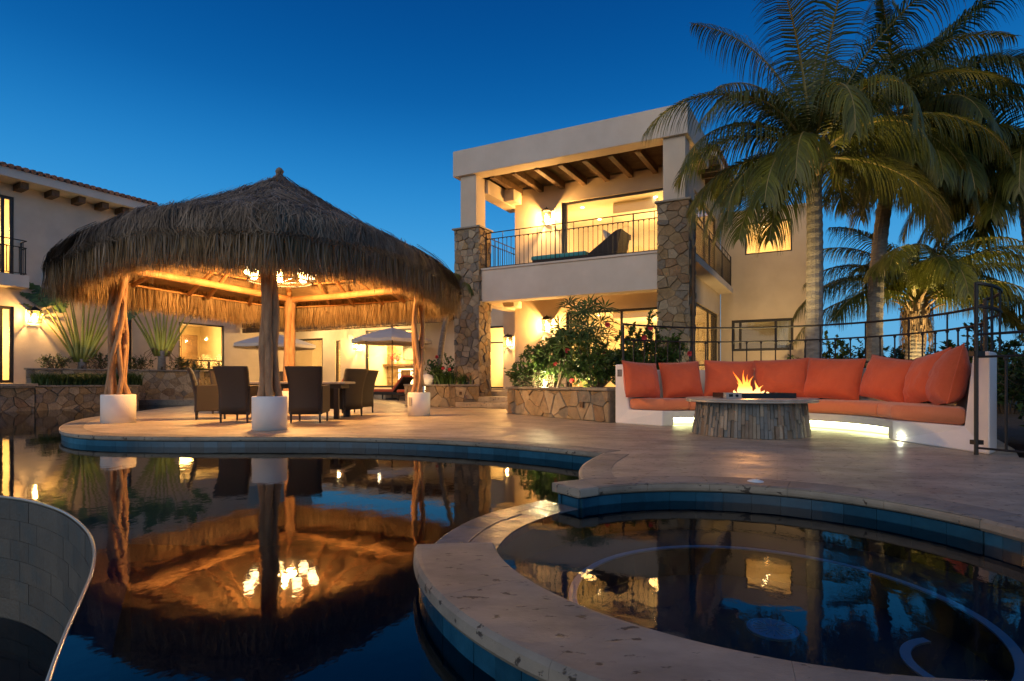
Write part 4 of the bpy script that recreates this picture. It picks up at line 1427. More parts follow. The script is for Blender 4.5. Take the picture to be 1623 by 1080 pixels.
# ---- furniture seen on the balcony: wicker daybed with teal mattress
db = empty('balcony_daybed', H.P(-2.2,-1.2,4.05), 'dark wicker daybed with a raised back on the upper balcony', 'daybed')
mb = MB(); hb(mb,-3.9,-1.35,.9,1.7,4.12,4.33); mb.build('bed_frame', M['wicker'], db, bevel=.02)
mb = MB(); mb.add([H.P(-2.2,-.9,4.33),H.P(-1.35,-.9,4.33),H.P(-1.22,-.9,4.95),H.P(-1.38,-.9,4.92),H.P(-2.2,-1.7,4.33),H.P(-1.35,-1.7,4.33),H.P(-1.22,-1.7,4.95),H.P(-1.38,-1.7,4.92)],
       [(0,1,2,3),(7,6,5,4),(0,4,5,1),(1,5,6,2),(2,6,7,3),(3,7,4,0)]); fixn(mb.build('back', M['wicker'], db))
mb = MB(); hb(mb,-3.95,-2.25,.92,1.68,4.331,4.46); mb.build('mattress', M['teal'], db, bevel=.04)
vs,fs = pillow_mesh(.5,.42,.16,4)
pb = MB().add(vs,fs).build('daybed_pillow', M['canvas'], base=(0,0,0), smooth=True, label='pale scatter pillow leaning on the balcony daybed', cat='pillow'); fixn(pb)
pb.matrix_world = Matrix.Translation(H.P(-1.68,-1.2,4.82)) @ Matrix.Rotation(math.radians(60),4,'Z') @ Matrix.Rotation(math.radians(-25),4,'X')
# vent grille inside the upper room on the back wall
mb = MB(); hb(mb,-3.4,-2.8,K+4.42,K+4.45,6.1,6.3); mb.build('wall_vent', M['frame'], house)
# table lamp seen through the flank opening
tlp = F.P(3.4,-.9,FZ)
tl_ = empty('table_lamp', tlp, 'white shaded lamp glowing behind the side opening of the house', 'lamp')
MB().lathe(tlp, [(.16,0),(.16,.02),(.03,.04),(.03,1.25),(.0,1.25)], 16).build('stem', M['iron'], tl_)
MB().lathe(tlp, [(.20,1.22),(.14,1.52),(.135,1.52),(.195,1.22)], 20).build('lamp_shade', M['lit_shade'], tl_)
# ================================================================== LEFT WING
LW = Frame((-17.6,20.2), (.505,.863), (.863,-.505))
lw = empty('left_wing_house', LW.P(1,-3,0), 'cream stucco two storey wing at the left with a tiled eave', 'house')
GZ = .68
def S(px, o=0): return LW.s_at(px, o)
gtop = LW.z_at(10,485); utop = LW.z_at(10,310)
ua0, ub0 = S(-60), S(22)
wa_, wb_ = S(283), S(355)
wtop = LW.z_at(319,513.5); wsill = LW.z_at(319,571.5); wbot = LW.z_at(319,587)
na_, nb_ = S(190), S(209)
wall(LW, -6, 12.5, -.4, 7.80, -.25, 0, [(ua0,ub0,GZ,gtop),(ua0,ub0,4.5,utop),(wa_,wb_,wbot,wtop),(na_,nb_,wbot-.2,wtop)]).build('wall', M['stucco'], lw)
window(LW, ua0,ub0,GZ+.01,gtop-.002,-.05,lw,bars_s=(ub0-.35,),fw=.11)
window(LW, ua0,ub0,4.51,utop-.002,-.05,lw,bars_s=(ub0-.30,),fw=.11)
wm = wa_+(wb_-wa_)/3
window(LW, wa_,wb_,wbot+.005,wtop-.002,-.05,lw,bars_z=(wsill,),fw=.07)
mb = MB()
for q in (wm, wa_+(wb_-wa_)*2/3): LW.box(mb, q-.05,q+.05,-.10,-.055,wbot+.08,wsill-.04)
mb.build('mullion', M['frame'], lw)
window(LW, na_,nb_,wbot-.19,wtop-.002,-.05,lw,fw=.10)
room(LW, ua0-1.5,ub0+.5,-.26,5,GZ,gtop+.25,lw,190)
room(LW, ua0-1.5,ub0+.5,-.26,5,4.5,utop+.3,lw,130)
room(LW, wa_-.6,wb_+1.6,-.26,4.5,.7,3.75,lw,120)
# curtains drawn back inside the big left windows
def curtain(fr, s0, s1, o, z0, z1, parent):
    vs=[]; fs=[]; n=28
    for i in range(n+1):
        s=s0+(s1-s0)*i/n; oo=o+.045*math.sin(i*1.9)
        for zz,k_ in ((z0,1.25),(z1,1.0)):
            for d_ in (0,-.012): vs.append(fr.P(s,o+(oo-o)*k_+d_,zz))
    for i in range(n):
        a=i*4; b=a+4
        fs += [(a,b,b+2,a+2),(a+3,b+3,b+1,a+1)]
    fixn(MB().add(vs,fs).build('curtain', M['canvas'], parent, smooth=True))
curtain(LW, ub0-1.0, ub0-.45, -.5, GZ+.02, gtop+.1, lw)
curtain(LW, ub0-1.2, ub0-.5, -.5, 4.52, utop+.1, lw)
# door and stair rail seen inside the square window
mb = MB(); LW.box(mb, LW.s_at(286,-3.2),LW.s_at(311,-3.2),-3.2,-3.1,.7,3.15); mb.build('inner_door', M['wood_beam'], lw)
mb = MB(); a_ = LW.P(wb_-.2,-3.6,2.6); b_ = LW.P(wb_+.9,-3.6,1.9); mb.tube([a_,b_],.03,6); mb.build('stair_rail', M['wood_beam'], lw)
# side board, bouquet and lamp inside the big left room
mb = MB(); LW.box(mb, ub0-1.7,ub0-.35,-1.6,-1.1,GZ,GZ+.75); sbd = mb.build('sideboard', M['wood_beam'], label='low dark wooden sideboard inside the left room window', cat='sideboard')
# roof with eave, rafters and tile edge
mb = MB(); LW.box(mb, -6.5, S(247,.85), -.25, .9, 7.802, 8.11); ro = mb.build('roof', M['stucco_trim'], lw)
def tile_roof(fr, s0, s1, o0, z0, run, rise, parent, nrow=6, pitch=.24):
    tl = MB()
    n = int((s1-s0)/pitch)
    for i in range(n+1):
        s = s0+(s1-s0)*i/n
        for j in range(nrow):
            t0=j/nrow; t1=min(1,(j+1.2)/nrow)
            tl.tube([fr.P(s,o0-run*t0,z0+rise*t0+.02), fr.P(s,o0-run*t1,z0+rise*t1-.005)],[.085,.072],6)
    return tl.build('roof_tile', M['roof_tile'], parent, kind='stuff')
tile_roof(LW, -6.4, S(245,.9), .98, 8.14, 4.5, 1.0, ro, 6, .20)
mb = MB(); mb.add([LW.P(-6.5,.9,8.112),LW.P(S(247,.85),.9,8.112),LW.P(S(247,.85),-4,9.05),LW.P(-6.5,-4,9.05),LW.P(-6.5,-4,8.112),LW.P(S(247,.85),-4,8.112)],[(0,1,2,3),(1,5,2),(0,3,4),(0,4,5,1),(4,3,2,5)]); mb.build('roof_deck', M['stucco_trim'], lw)
for px in (-20, 36, 85, 127, 164, 196, 224):
    s = S(px,.5)
    mb = MB(); LW.box(mb, s-.115,s+.115,0.001,.66,7.58,7.80); mb.build('rafter_tail', M['wood_beam'], lw)
# small balcony on the upper floor
zb_ = LW.z_at(25,437,.35)
mb = MB(); LW.box(mb, S(-70,.3),S(46,.62),.002,.62,zb_-.42,zb_); mb.build('balcony_slab', M['stucco_trim'], lw)
lbr = empty('balcony_railing', LW.P(S(10),.5,zb_), 'black iron railing of the small balcony at the far left', 'railing')
railing(lbr, [LW.P(S(-70,.3),.52,0), LW.P(S(42,.52),.52,0), LW.P(S(42,.52)-.0,.03,0)], zb_+.08, zb_+1.0, zb_+1.25, spacing=.17, post_every=100, rb=.014, rr=.02, tall_every=4, base_z=zb_)
lwn = LW.n.normalized()
lantern(LW.P(S(51),0,LW.z_at(53,503)), lwn, 'lit lantern on the left wing wall by the big window', 60, 1.28)
# terrace under the left windows and the two planting terraces
P0,P1,P2 = V((-15.6,13.6,0)),V((-14.45,16.6,0)),V((-13.55,19.9,0))
def planter(name, pts, z0, z1, label, faces, cw=.25, ch=.21, soil=True, cap=.055, group=None, weights=None):
    """stone clad planter: core walls, cladding on the listed edges, cap stones, soil"""
    cx = sum((p for p in pts), V((0,0,0)))/len(pts)
    t = empty(name, V((cx.x,cx.y,z0)), label, 'planter', group)
    MB().prism([(p.x,p.y) for p in pts], z0, z1-cap-.002).build('core', M['mortar'], t)
    n = len(pts)
    for i in faces:
        a, b = pts[i], pts[(i+1)%n]
        e = (b-a); Lg = e.length; e = e/Lg
        nn = V((e.y,-e.x,0))
        if nn.dot(a-cx) < 0: nn = -nn
        clad(t, face_map(a+V((0,0,z0)), e, (0,0,1), nn), Lg, z1-cap-z0, cw, ch, M['stones'], (.012,.055), .0055, weights=weights or [4,2,2,1,3,1])
        m_ = max(1, round(Lg/.75))
        for q in range(m_):
            p = a+e*(Lg*q/m_+.003); ln = Lg/m_-.006
            mb = MB().box(p+nn*.075+V((0,0,z1-cap)), e*ln, -nn*.33, (0,0,cap+R.uniform(-.002,.003)))
            mb.build('cap_stone', M['coping'], t, bevel=.01)
    if soil:
        ins = [p+(cx-p).normalized()*.18 for p in pts]
        MB().prism([(p.x,p.y) for p in ins], z1-cap-.001, z1-.02).build('soil', M['soil'], t)
    return t
planter('terrace_wall', [P0,P1,LW.P(S(57),0,0),LW.P(S(-80),0,0)], -1.4, .60, 'stone faced terrace wall at the left edge of the pool', [0], .32,.27, soil=False, weights=[4,2,3,2,2,2])
mb = MB().prism([(p.x,p.y) for p in [P0+V((.12,0,0)),P1+V((.12,.0,0)),LW.P(S(57),0,0),LW.P(S(-80),0,0)]], .602, .68); mb.build('terrace', M['travertine'], kind='structure')
Q0,Q1,Q2 = V((-16.2,18.3,0)),V((-14.9,20.4,0)),V((-12.75,22.3,0))
planter('stone_planter', [P1+V((0,.02,0)),P2,V((-14.4,20.9,0)),Q0], -1.4, .62, 'lower stone planter with a grass hedge, left of the thatched roof', [0], .30,.25)
planter('stone_planter', [Q0+V((-.1,.1,0)),Q1,Q2,V((-13.3,24.6,0)),LW.P(S(60),.02,0)], -.4, 1.20, 'upper stone planter with the two fan palms, along the left wing wall', [0,1,2], .30,.26)
# low stone ledge at the back end of the pool
sheet_pts = [V((-14.2,20.9,0)),V((-10.9,20.6,0)),V((-10.9,21.0,0)),V((-14.2,21.3,0))]
MB().prism([(p.x,p.y) for p in sheet_pts], -1.4, .045).build('pool_ledge', M['coping'], kind='structure', bevel=.01)

# ================================================================== LOUNGE PAVILION
LF = Frame((-7.5,27.0), (.901,-.434), (-.434,-.901))
lg = empty('lounge_pavilion', LF.P(2,-3,0), 'single storey lounge wing with dark roof beams behind the thatched roof', 'house')
def LS(px,o=0): return LF.s_at(px,o)
oa, ob_ = LS(579), 6.4
otop = LF.z_at(640,521)
n0,n1 = LS(531),LS(539); ntop = LF.z_at(535,540)
b0,b1 = LS(462),LS(511); btop = LF.z_at(490,537)
EZ = 3.36
wall(LF, -5.0, 6.6, -.1, EZ, -.25, 0, [(oa,ob_,FZ,otop),(n0,n1,FZ+.1,ntop),(b0,b1,FZ,btop)]).build('wall', M['stucco'], lg)
window(LF, oa,ob_,FZ+.01,otop-.002,-.05,lg,bars_s=(oa+3.0,),fw=.10)
window(LF, n0,n1,FZ+.11,ntop-.002,-.05,lg,fw=.05)
window(LF, b0,b1,FZ+.01,btop-.002,-.05,lg,fw=.09)
room(LF, oa-.3, ob_+.4, -.26, 6.0, FZ, 3.3, lg, 420, lights=3, at=.2)
for i in range(3):
    q=LF.P(-2.5+i*2.4,1.3,EZ-.06)
    MB().lathe(q,[(0,0),(.06,0),(.07,.05),(0,.05)],12).build('soffit_light', M['downlight'], lg)
    lamp('soffit_lamp', q-V((0,0,.12)), 34, (1,.68,.30), .06)
room(LF, b0-.8, n1+.25, -.26, 4.0, FZ, 3.3, lg, 110, lights=1)
mb = MB(); LF.box(mb, -5.2, 6.7, -7, 2.7, EZ+.22, EZ+.46); mb.build('roof', M['stucco_trim'], lg)
for i in range(18):
    s = -4.9+i*.64
    mb = MB(); LF.box(mb, s,s+.16,.002,2.75,EZ,EZ+.218); mb.build('rafter', M['wood_beam'], lg)
mb = MB(); LF.box(mb, -5.2,6.7,2.30,2.50,EZ-.22,EZ-.002); mb.build('eave_beam', M['wood_beam'], lg)
mb = MB(); LF.box(mb, -6,6.6,.0,2.2,.003,FZ-.01); mb.build('lounge_terrace', M['travertine'], kind='structure')
lantern(LF.P(LS(569),0,LF.z_at(569,549)), LF.n.normalized(), 'lit lantern beside the lounge opening, under the umbrella edge', 80, 1.05)
mb = MB(); LF.box(mb, LS(553),LS(559),.002,.05,EZ-.55,EZ-.3); mb.build('vent_cover', M['stucco_trim'], lg)
# ledge stone fireplace with mantel, television and lit niche inside
fp = empty('fireplace', LF.P(oa+1.6,-3.2,FZ), 'tan ledge stone fireplace wall inside the lounge', 'fireplace')
OF = -2.4
fa, fb = LS(592,OF), LS(722,OF)
fa = LS(590,OF); fb = LS(692,OF)
def ledge_rows(parent, s0,s1,o,z0,z1,cut=()):
    z = z0; 
    while z < z1-.03:
        hgt = min(R.uniform(.06,.12), z1-z)
        s = s0
        while s < s1-.03:
            ln = min(R.uniform(.22,.6), s1-s)
            if s1-(s+ln) < .1: ln = s1-s
            if not any(c0 < s+ln/2 < c1 and d0 < z+hgt/2 < d1 for c0,c1,d0,d1 in cut):
                mb = MB(); LF.box(mb, s+.003,s+ln-.003,o,o+R.uniform(.015,.05),z+.003,z+hgt-.003)
                mb.build('ledge_stone', R.choice([M['stones'][0],M['stones'][1],M['stones'][4],M['stones'][4]]), parent)
            s += ln
        z += hgt
ca,cb = LS(614,OF), LS(672,OF)
MB_ = MB(); LF.box(MB_, fa,fb,OF-.3,OF-.002,FZ,3.29); LF.box(MB_, ca,cb,OF,OF+.35,FZ,3.29); MB_.build('core', M['mortar'], fp)
ledge_rows(fp, fa,ca,OF,FZ,2.9); ledge_rows(fp, cb,fb,OF,FZ,2.9)
fs0,fs1 = LS(636,OF+.35),LS(651,OF+.35)
zf0,zf1 = .62,1.35
ledge_rows(fp, ca,cb,OF+.35,FZ,2.9,[(fs0-.2,fs1+.2,zf0-.1,zf1+.1)])
mb = MB(); LF.box(mb, ca-.1,cb+.1,OF+.352,OF+.75,1.55,1.66); mb.build('mantel', M['wood_beam'], fp)
mb = MB(); LF.box(mb, fs0-.18,fs1+.18,OF+.352,OF+.38,zf0-.08,zf1+.06); mb.build('niche_light', M['lit_shade'], fp)
mb = MB(); LF.box(mb, fs0,fs1,OF+.382,OF+.41,zf0,zf1); mb.build('niche_panel', M['wood_beam'], fp)
tv = empty('television', LF.P(LS(648,OF+.4),OF+.42,1.7), 'black flat television above the mantel inside the lounge', 'television')
tz0,tz1 = 1.85,2.62
ta,tb = LS(638,OF+.42),LS(664,OF+.42)
mb = MB(); LF.box(mb, ta,tb,OF+.36,OF+.42,tz0,tz1); mb.build('case', M['frame'], tv, bevel=.008)
mb = MB(); LF.box(mb, ta+.04,tb-.04,OF+.422,OF+.428,tz0+.04,tz1-.04); mb.build('screen', M['black'], tv)
# flower vase on mantel
fv = empty('flower_vase', LF.P(LS(627,OF+.5),OF+.55,1.662), 'vase of pink and white flowers on the lounge mantel', 'vase')
fvp = LF.P(LS(627,OF+.5),OF+.55,1.662)
MB().lathe(fvp, [(0,0),(.06,0),(.09,.1),(.05,.2),(.06,.22)], 14).build('pot', M['plastic'], fv)
fb_ = MB()
for i in range(26):
    fb_.ico(fvp+V((R.uniform(-.26,.26),R.uniform(-.1,.1),.25+R.uniform(-.08,.28))), R.uniform(.035,.07), (1,1,.8),1,.3,i)
fb_.build('blossom', M['flower'], fv, kind='stuff')

# ================================================================== THATCHED PALAPA
PL = V((-7.01,9.78,0)); PF = V((-3.69,8.36,0)); PR = V((-2.0,11.8,0)); PB = V((-5.50,13.55,0))
PO = V((-4.63,10.93,0))
ax = V((.928,.374,0)); ay = V((-.374,.928,0))
pal = empty('palapa', PO, 'large thatched palapa roof on four gnarled tree trunk posts', 'palapa')
EC = 3.74
def RR(phi):
    c, s_ = abs(math.cos(phi)), abs(math.sin(phi))
    return EC/((c**1.17+s_**1.17)**(1/1.17))
PROF = [(0,4.80),(.06,4.66),(.2,4.39),(.4,4.03),(.6,3.70),(.75,3.46),(.85,3.30),(.93,3.12),(.98,2.92),(1.0,2.68),(1.0,2.4)]
def zprof(k):
    for (a,za),(b,zb2) in zip(PROF,PROF[1:]):
        if k <= b and b > a: return za+(zb2-za)*(k-a)/(b-a)
    return PROF[-1][1]
def eave_lift(phi):
    # the thatch is trimmed higher along the two sides that face the pool
    s_ = math.sin(phi)
    return .24*abs(math.sin(2*phi))**1.2 + .08*(-s_)**6 if s_ < 0 else 0.0
def roof_pt(phi, k, lift=0.0):
    r = RR(phi)*min(k,1.0)
    z = zprof(min(k,1.0))
    if k > 1: z -= (k-1)*3.0
    z += eave_lift(phi)*max(0,min(1,(k-.80)/.2))
    b_ = .05*noise.noise(V((math.cos(phi)*2.2,math.sin(phi)*2.2,k*3)))
    p = PO + ax*(r*math.cos(phi)) + ay*(r*math.sin(phi)) + V((0,0,z+b_))
    if lift:
        g = min(1,max(0,(k-.8)/.2))
        out = (ax*math.cos(phi)+ay*math.sin(phi))
        p += out*lift*g + V((0,0,lift*(1-g*.7)))
    return p
def fast(name, vs, fs, mat, parent, smooth=False, kind=None, label=None):
    b = BASE[parent.name]
    me = bpy.data.meshes.new(name)
    me.from_pydata([(x-b.x,y-b.y,z-b.z) for x,y,z in vs], [], fs)
    me.materials.append(mat); me.update()
    if smooth: me.polygons.foreach_set('use_smooth',[True]*len(me.polygons))
    o = bpy.data.objects.new(name, me); COL.objects.link(o); o.parent = parent; BASE[o.name] = b
    return tag(o, label, None, None, kind)
# under-shell (closed thickness)
nph = 72
ks = [.0,.06,.2,.4,.6,.75,.85,.93,.98,1.0]
vs=[]; fs=[]
for j,k_ in enumerate(ks):
    for i in range(nph):
        p = roof_pt(2*math.pi*i/nph, k_*.985, -.03); vs.append(tuple(p))
for j,k_ in enumerate(ks):
    for i in range(nph):
        ph = 2*math.pi*i/nph
        r = RR(ph)*k_*.93
        z = zprof(k_)-.20 if k_ < .8 else zprof(.8)-.20-(k_-.8)*3.2
        p = PO+ax*(r*math.cos(ph))+ay*(r*math.sin(ph))+V((0,0,z)); vs.append(tuple(p))
m_ = len(ks)*nph
for s_ in (0,1):
    for j in range(len(ks)-1):
        for i in range(nph):
            i2=(i+1)%nph; a_=s_*m_+j*nph
            q=(a_+i,a_+i2,a_+nph+i2,a_+nph+i)
            fs.append(q[::-1] if s_==0 else q)
j=len(ks)-1
for i in range(nph):
    i2=(i+1)%nph
    fs.append((j*nph+i,j*nph+i2,m_+j*nph+i2,m_+j*nph+i))
fast('thatch_underlay', vs, fs, M['thatch_under'], pal)
# palm strands on the top, laid in overlapping courses
def strand(vs, fs, pts, w, side):
    n=len(vs); m=len(pts)
    for i,p in enumerate(pts):
        ww = w*(1-.75*(i/(m-1))**1.5)
        vs.append(tuple(p-side*ww)); vs.append(tuple(p+side*ww))
    for i in range(m-1):
        a_=n+2*i; fs.append((a_,a_+1,a_+3,a_+2))
rt = random.Random(3)
vs=[]; fs=[]
NC = 13
for q in range(3600):
    ph = rt.uniform(0,2*math.pi)
    if rt.random() > RR(ph)/EC: continue
    kc = (math.sqrt(rt.uniform(.0005,1.0))*NC)
    k0c = (int(kc)+rt.gauss(.5,.16))/NC*.985       # fronds were laid in courses
    r = max(.3,RR(ph))
    csk = rt.gauss(0,.05)/max(.3,k0c); clift = abs(rt.gauss(0,.03)); cl = rt.uniform(.30,.62)
    wild = rt.random() < .07
    for w_ in range(rt.randint(12,22)):
        p_ = ph + rt.gauss(0,.07)/max(.25,k0c*r)
        k0 = min(.99, max(.005, k0c+rt.gauss(0,.018)))
        Ls = cl*rt.uniform(.55,1.15)
        lift = clift + rt.uniform(0,.045) + (rt.uniform(.02,.09) if wild else 0)
        sk = csk + rt.gauss(0,.05)/max(.3,k0)
        bend = rt.gauss(0,.03)
        pts=[]
        for i in range(4):
            t=i/3
            kk = k0 + Ls*t/r
            if kk > 1.0: kk = 1.0+(kk-1.0)*.30
            pts.append(roof_pt(p_+sk*t+bend*math.sin(3*t), kk, lift*(1-.55*t)+.006))
        side = (ax*(-math.sin(p_))+ay*math.cos(p_))
        side = (side + V((0,0,rt.uniform(-.6,.6)))).normalized()
        strand(vs,fs,pts,rt.uniform(.003,.0085),side)
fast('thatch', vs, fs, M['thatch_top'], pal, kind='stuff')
# hanging fringe at the eaves, several layers thick
vs=[]; fs=[]; vs2=[]; fs2=[]
for q in range(34000):
    ph = rt.uniform(0,2*math.pi)
    if rt.random() > RR(ph)/EC: continue
    inn = rt.random()**.8
    r = RR(ph)*(1.012-.14*inn)
    out = ax*math.cos(ph)+ay*math.sin(ph)
    side = (ax*(-math.sin(ph))+ay*math.cos(ph))
    lf = eave_lift(ph)
    z1 = 2.76-.10*rt.random()+.25*inn*.4+lf*.8
    wob = .05*noise.noise(V((ph*7,1.3,0)))+.04*noise.noise(V((ph*23,4.3,0)))
    zend = 2.23+lf+wob+rt.gauss(0,.06)-.03*inn
    if rt.random() < .05: zend -= rt.uniform(.02,.14)
    p = PO+out*r
    tw = rt.gauss(0,.05); ow = rt.gauss(0,.035)
    pts=[p+V((0,0,z1)), p+side*tw*.4+out*ow*.4+V((0,0,(z1+zend)/2)), p+side*tw+out*ow+V((0,0,zend))]
    sd = (side*math.cos(rt.uniform(-.9,.9))+out*rt.uniform(-.7,.7)).normalized()
    if inn < .05: strand(vs2,fs2,pts,rt.uniform(.004,.010),sd)
    else: strand(vs,fs,pts,rt.uniform(.004,.011),sd)
fast('fringe', vs, fs, M['thatch'], pal, kind='stuff')
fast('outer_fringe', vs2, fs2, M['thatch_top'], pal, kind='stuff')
# ridge knot
kn = MB()
for i in range(5):
    kn.lathe(PO+V((0,0,4.80)), [(.0,.0)], 3) if False else None
kn.lathe(PO+V((0,0,4.76)), [(.20,-.08),(.12,.02),(.075,.07),(.065,.11),(.08,.15),(.055,.20),(0,.22)], 14)
for p in kn.v: p += V((noise.noise(p*9),noise.noise(p*9+V((5,0,0))),noise.noise(p*8)))*.03
kn.build('ridge_knot', M['thatch_top'], pal, smooth=True)
# log ring, braces and rafters
def log(a, b, r, name='log_beam', n=10, bow=.02, seed=0):
    a, b = V(a), V(b)
    path=[]; rad=[]
    for i in range(n+1):
        t=i/n; p=a.lerp(b,t)
        p += V((noise.noise(V((t*3,seed,0))),noise.noise(V((t*3,seed,5))),noise.noise(V((t*3,seed,9)))))*bow
        path.append(p); rad.append(r*(1+.12*noise.noise(V((t*6,seed,3)))))
    return MB().tube(path, rad, 10).build(name, M['log'], pal, smooth=True)
ZR = 2.74
cs = [PL,PF,PR,PB]
for i in range(4):
    a, b = cs[i], cs[(i+1)%4]
    d = (b-a).normalized()
    log(a-d*.25+V((0,0,ZR+(.03 if i%2 else 0))), b+d*.25+V((0,0,ZR+(.03 if i%2 else 0))), .075, seed=i*3.3)
for i in range(4):
    log(cs[i]+V((0,0,ZR+.12)), PO+V((0,0,4.25)), .06, 'rafter', seed=20+i)
    # outrigger past the post
    o_ = (cs[i]-PO).normalized()
    log(cs[i]-o_*.2+V((0,0,ZR+.16)), cs[i]+o_*.72+V((0,0,ZR-.10)), .05, 'rafter', seed=30+i)
for i in range(4):
    a, b = cs[i], cs[(i+1)%4]
    o_ = ((a+b)/2-PO).normalized()
    for q in range(1,5):
        p = a.lerp(b,(q+.25*math.sin(i*5+q*3))/5)
        tgt = PO.lerp(p,.12+.1*abs(q-2.5)/2.5)
        log(p+o_*.62+V((0,0,ZR-.16)), tgt+V((0,0,4.02)), .042, 'rafter', n=6, seed=40+i*7+q)
# ring of slender poles carrying the fringe outside the log ring
for rr_,zz in ((.93,2.62),(.86,2.84),(.72,3.06),(.5,3.38),(.3,3.74)):
    path=[]
    for i in range(73):
        ph=2*math.pi*i/72; r=RR(ph)*rr_*.93
        path.append(PO+ax*(r*math.cos(ph))+ay*(r*math.sin(ph))+V((0,0,zz+.02*noise.noise(V((ph*3,rr_,0))))))
    MB().tube(path,.022,6,cap=False).build('purlin', M['log'], pal, smooth=True)
# gnarled strangler fig posts on white pedestals
def gnarled_post(p, style, seed, zb=.44, zt=2.80):
    mbp = MB()
    def path(fn, n=26):
        return [p+V((*fn(i/n), lerp(zb,zt,i/n))) for i in range(n+1)]
    rr = random.Random(seed)
    strands = []
    if style == 'braid':
        for q in range(8):
            ph0 = q*math.pi/4+rr.uniform(-.25,.25); tw = (4.2 if q%2 else -2.6)*rr.uniform(.8,1.2); rad_ = rr.uniform(.10,.13); th = rr.uniform(.036,.054)
            strands.append((ph0,tw,rad_,th))
    elif style == 'loops':
        for q in range(4):
            ph0 = q*math.pi/2+rr.uniform(-.3,.3); tw = (3.8 if q%2 else -3.8)*rr.uniform(.85,1.1); rad_ = rr.uniform(.085,.11); th = rr.uniform(.042,.055)
            strands.append((ph0,tw,rad_,th))
    elif style == 'fork':
        for q in range(4):
            ph0 = q*math.pi/2+.5; tw = rr.uniform(-.7,.7); rad_ = .062; th = rr.uniform(.056,.068)
            strands.append((ph0,tw,rad_,th))
    else:
        for q in range(3):
            ph0 = q*2.1; tw = rr.uniform(-1.2,1.2); strands.append((ph0,tw,.06,.095))
    for (ph0,tw,rad_,th) in strands:
        n=30
        pts=[]; rd=[]
        for i in range(n+1):
            t=i/n
            a_=ph0+tw*t
            flare = 1+.55*max(0,(.18-t)/.18)**1.5+.35*max(0,(t-.82)/.18)**1.3
            if style == 'fork': flare *= 1+.55*max(0,.5-t)*1.1
            wx = .035*noise.noise(V((t*3.2,seed,ph0))); wy = .035*noise.noise(V((t*3.2,seed+7,ph0)))
            pts.append(p+V((math.cos(a_)*rad_*flare+wx, math.sin(a_)*rad_*flare+wy, lerp(zb,zt,t))))
            rd.append(th*(1+.22*noise.noise(V((t*5,ph0,seed+3)))))
        mbp.tube(pts, rd, 9)
    if style in ('braid','loops'):
        # cross ties where strands have fused
        for q in range(10 if style=='braid' else 4):
            t=rr.uniform(.05,.95); a_=rr.uniform(0,6.28); r_=.1
            z=lerp(zb,zt,t)
            mbp.tube([p+V((math.cos(a_)*r_,math.sin(a_)*r_,z)), p+V((math.cos(a_+.7)*r_*.95,math.sin(a_+.7)*r_*.95,z+.12)), p+V((math.cos(a_+1.3)*r_,math.sin(a_+1.3)*r_,z+.27))], [.04,.03,.04], 7)
    lab = {'braid':'braided openwork trunk post','loops':'looping trunk post','fork':'smooth forked trunk post','knot':'thick knotted trunk post'}[style]
    o = mbp.build('post', M['trunk_wood'], pal, smooth=True, label=lab)
    return o
gnarled_post(PL,'braid',2); gnarled_post(PF,'fork',5); gnarled_post(PR,'loops',8); gnarled_post(PB,'knot',11)
for i,(p,r_,h_) in enumerate(((PL,.262,.50),(PF,.250,.505),(PR,.240,.50),(PB,.25,.5))):
    m1 = MB().lathe(p+V((0,0,.002)), [(0,0),(r_,0),(r_,h_-.012),(r_-.012,h_),(0,h_)], 48)
    pd = m1.build('pedestal', M['stucco_white'], pal)
    for poly in pd.data.polygons: poly.use_smooth = abs(poly.normal.z) < .3
    if i == 2:
        n_ = V((-.25,-1,0)).normalized(); n_=V((-.62,-.785,0)); e_=V((.785,-.62,0))
        c_=p+n_*(r_+.001)+V((0,0,.31))
        MB().box(c_-e_*.045-V((0,0,.09)), e_*.09, n_*.012,(0,0,.18)).build('socket_plate', M['plastic'], pd)
        MB().lathe(p+V((.13,-.17,.503)), [(0,.0),(.035,0),(.035,.13),(0,.13)], 14).build('spot_lamp', M['chrome'], pd)

# chandelier: iron ring with glass candle shades
CH = V((PO.x+.02, PO.y, 0))
ch = empty('chandelier', V((CH.x,CH.y,3.05)), 'round iron chandelier with glowing glass shades hanging under the thatch', 'chandelier')
zc = 2.72
rp_ = [CH+V((.60*math.cos(2*math.pi*i/40),.60*math.sin(2*math.pi*i/40),zc)) for i in range(41)]
MB().tube(rp_,.016,6,cap=False).build('ring', M['iron'], ch)
ar = MB()
ar.tube([CH+V((0,0,zc-.05)),CH+V((0,0,4.3))],.014,6)
for i in range(3):
    a_=math.pi*i/3+.3; ar.tube([CH+V((.6*math.cos(a_),.6*math.sin(a_),zc)),CH+V((0,0,zc-.03)),CH-V((.6*math.cos(a_),.6*math.sin(a_),-zc))],.010,5)
    ar.tube([CH+V((.6*math.cos(a_),.6*math.sin(a_),zc)),CH+V((0,0,zc+.62))],.006,4)
ar.build('arm', M['iron'], ch)
for i in range(7):
    a_=2*math.pi*i/7+.25
    p=CH+V((.60*math.cos(a_),.60*math.sin(a_),zc))
    MB().lathe(p,[(0,.02),(.045,.03),(.02,.05),(.018,.07),(0,.075)],10).build('cup', M['iron'], ch)
    MB().lathe(p,[(0,.078),(.055,.08),(.085,.13),(.095,.23),(.088,.29),(.0,.292)],14).build('glass_shade', M['shade'], ch, smooth=True)
for i in range(4):
    a_=2*math.pi*i/4+.8
    lamp('chandelier_light', CH+V((.22*math.cos(a_),.22*math.sin(a_),zc+.16)), 78, (1,.50,.15), .06)

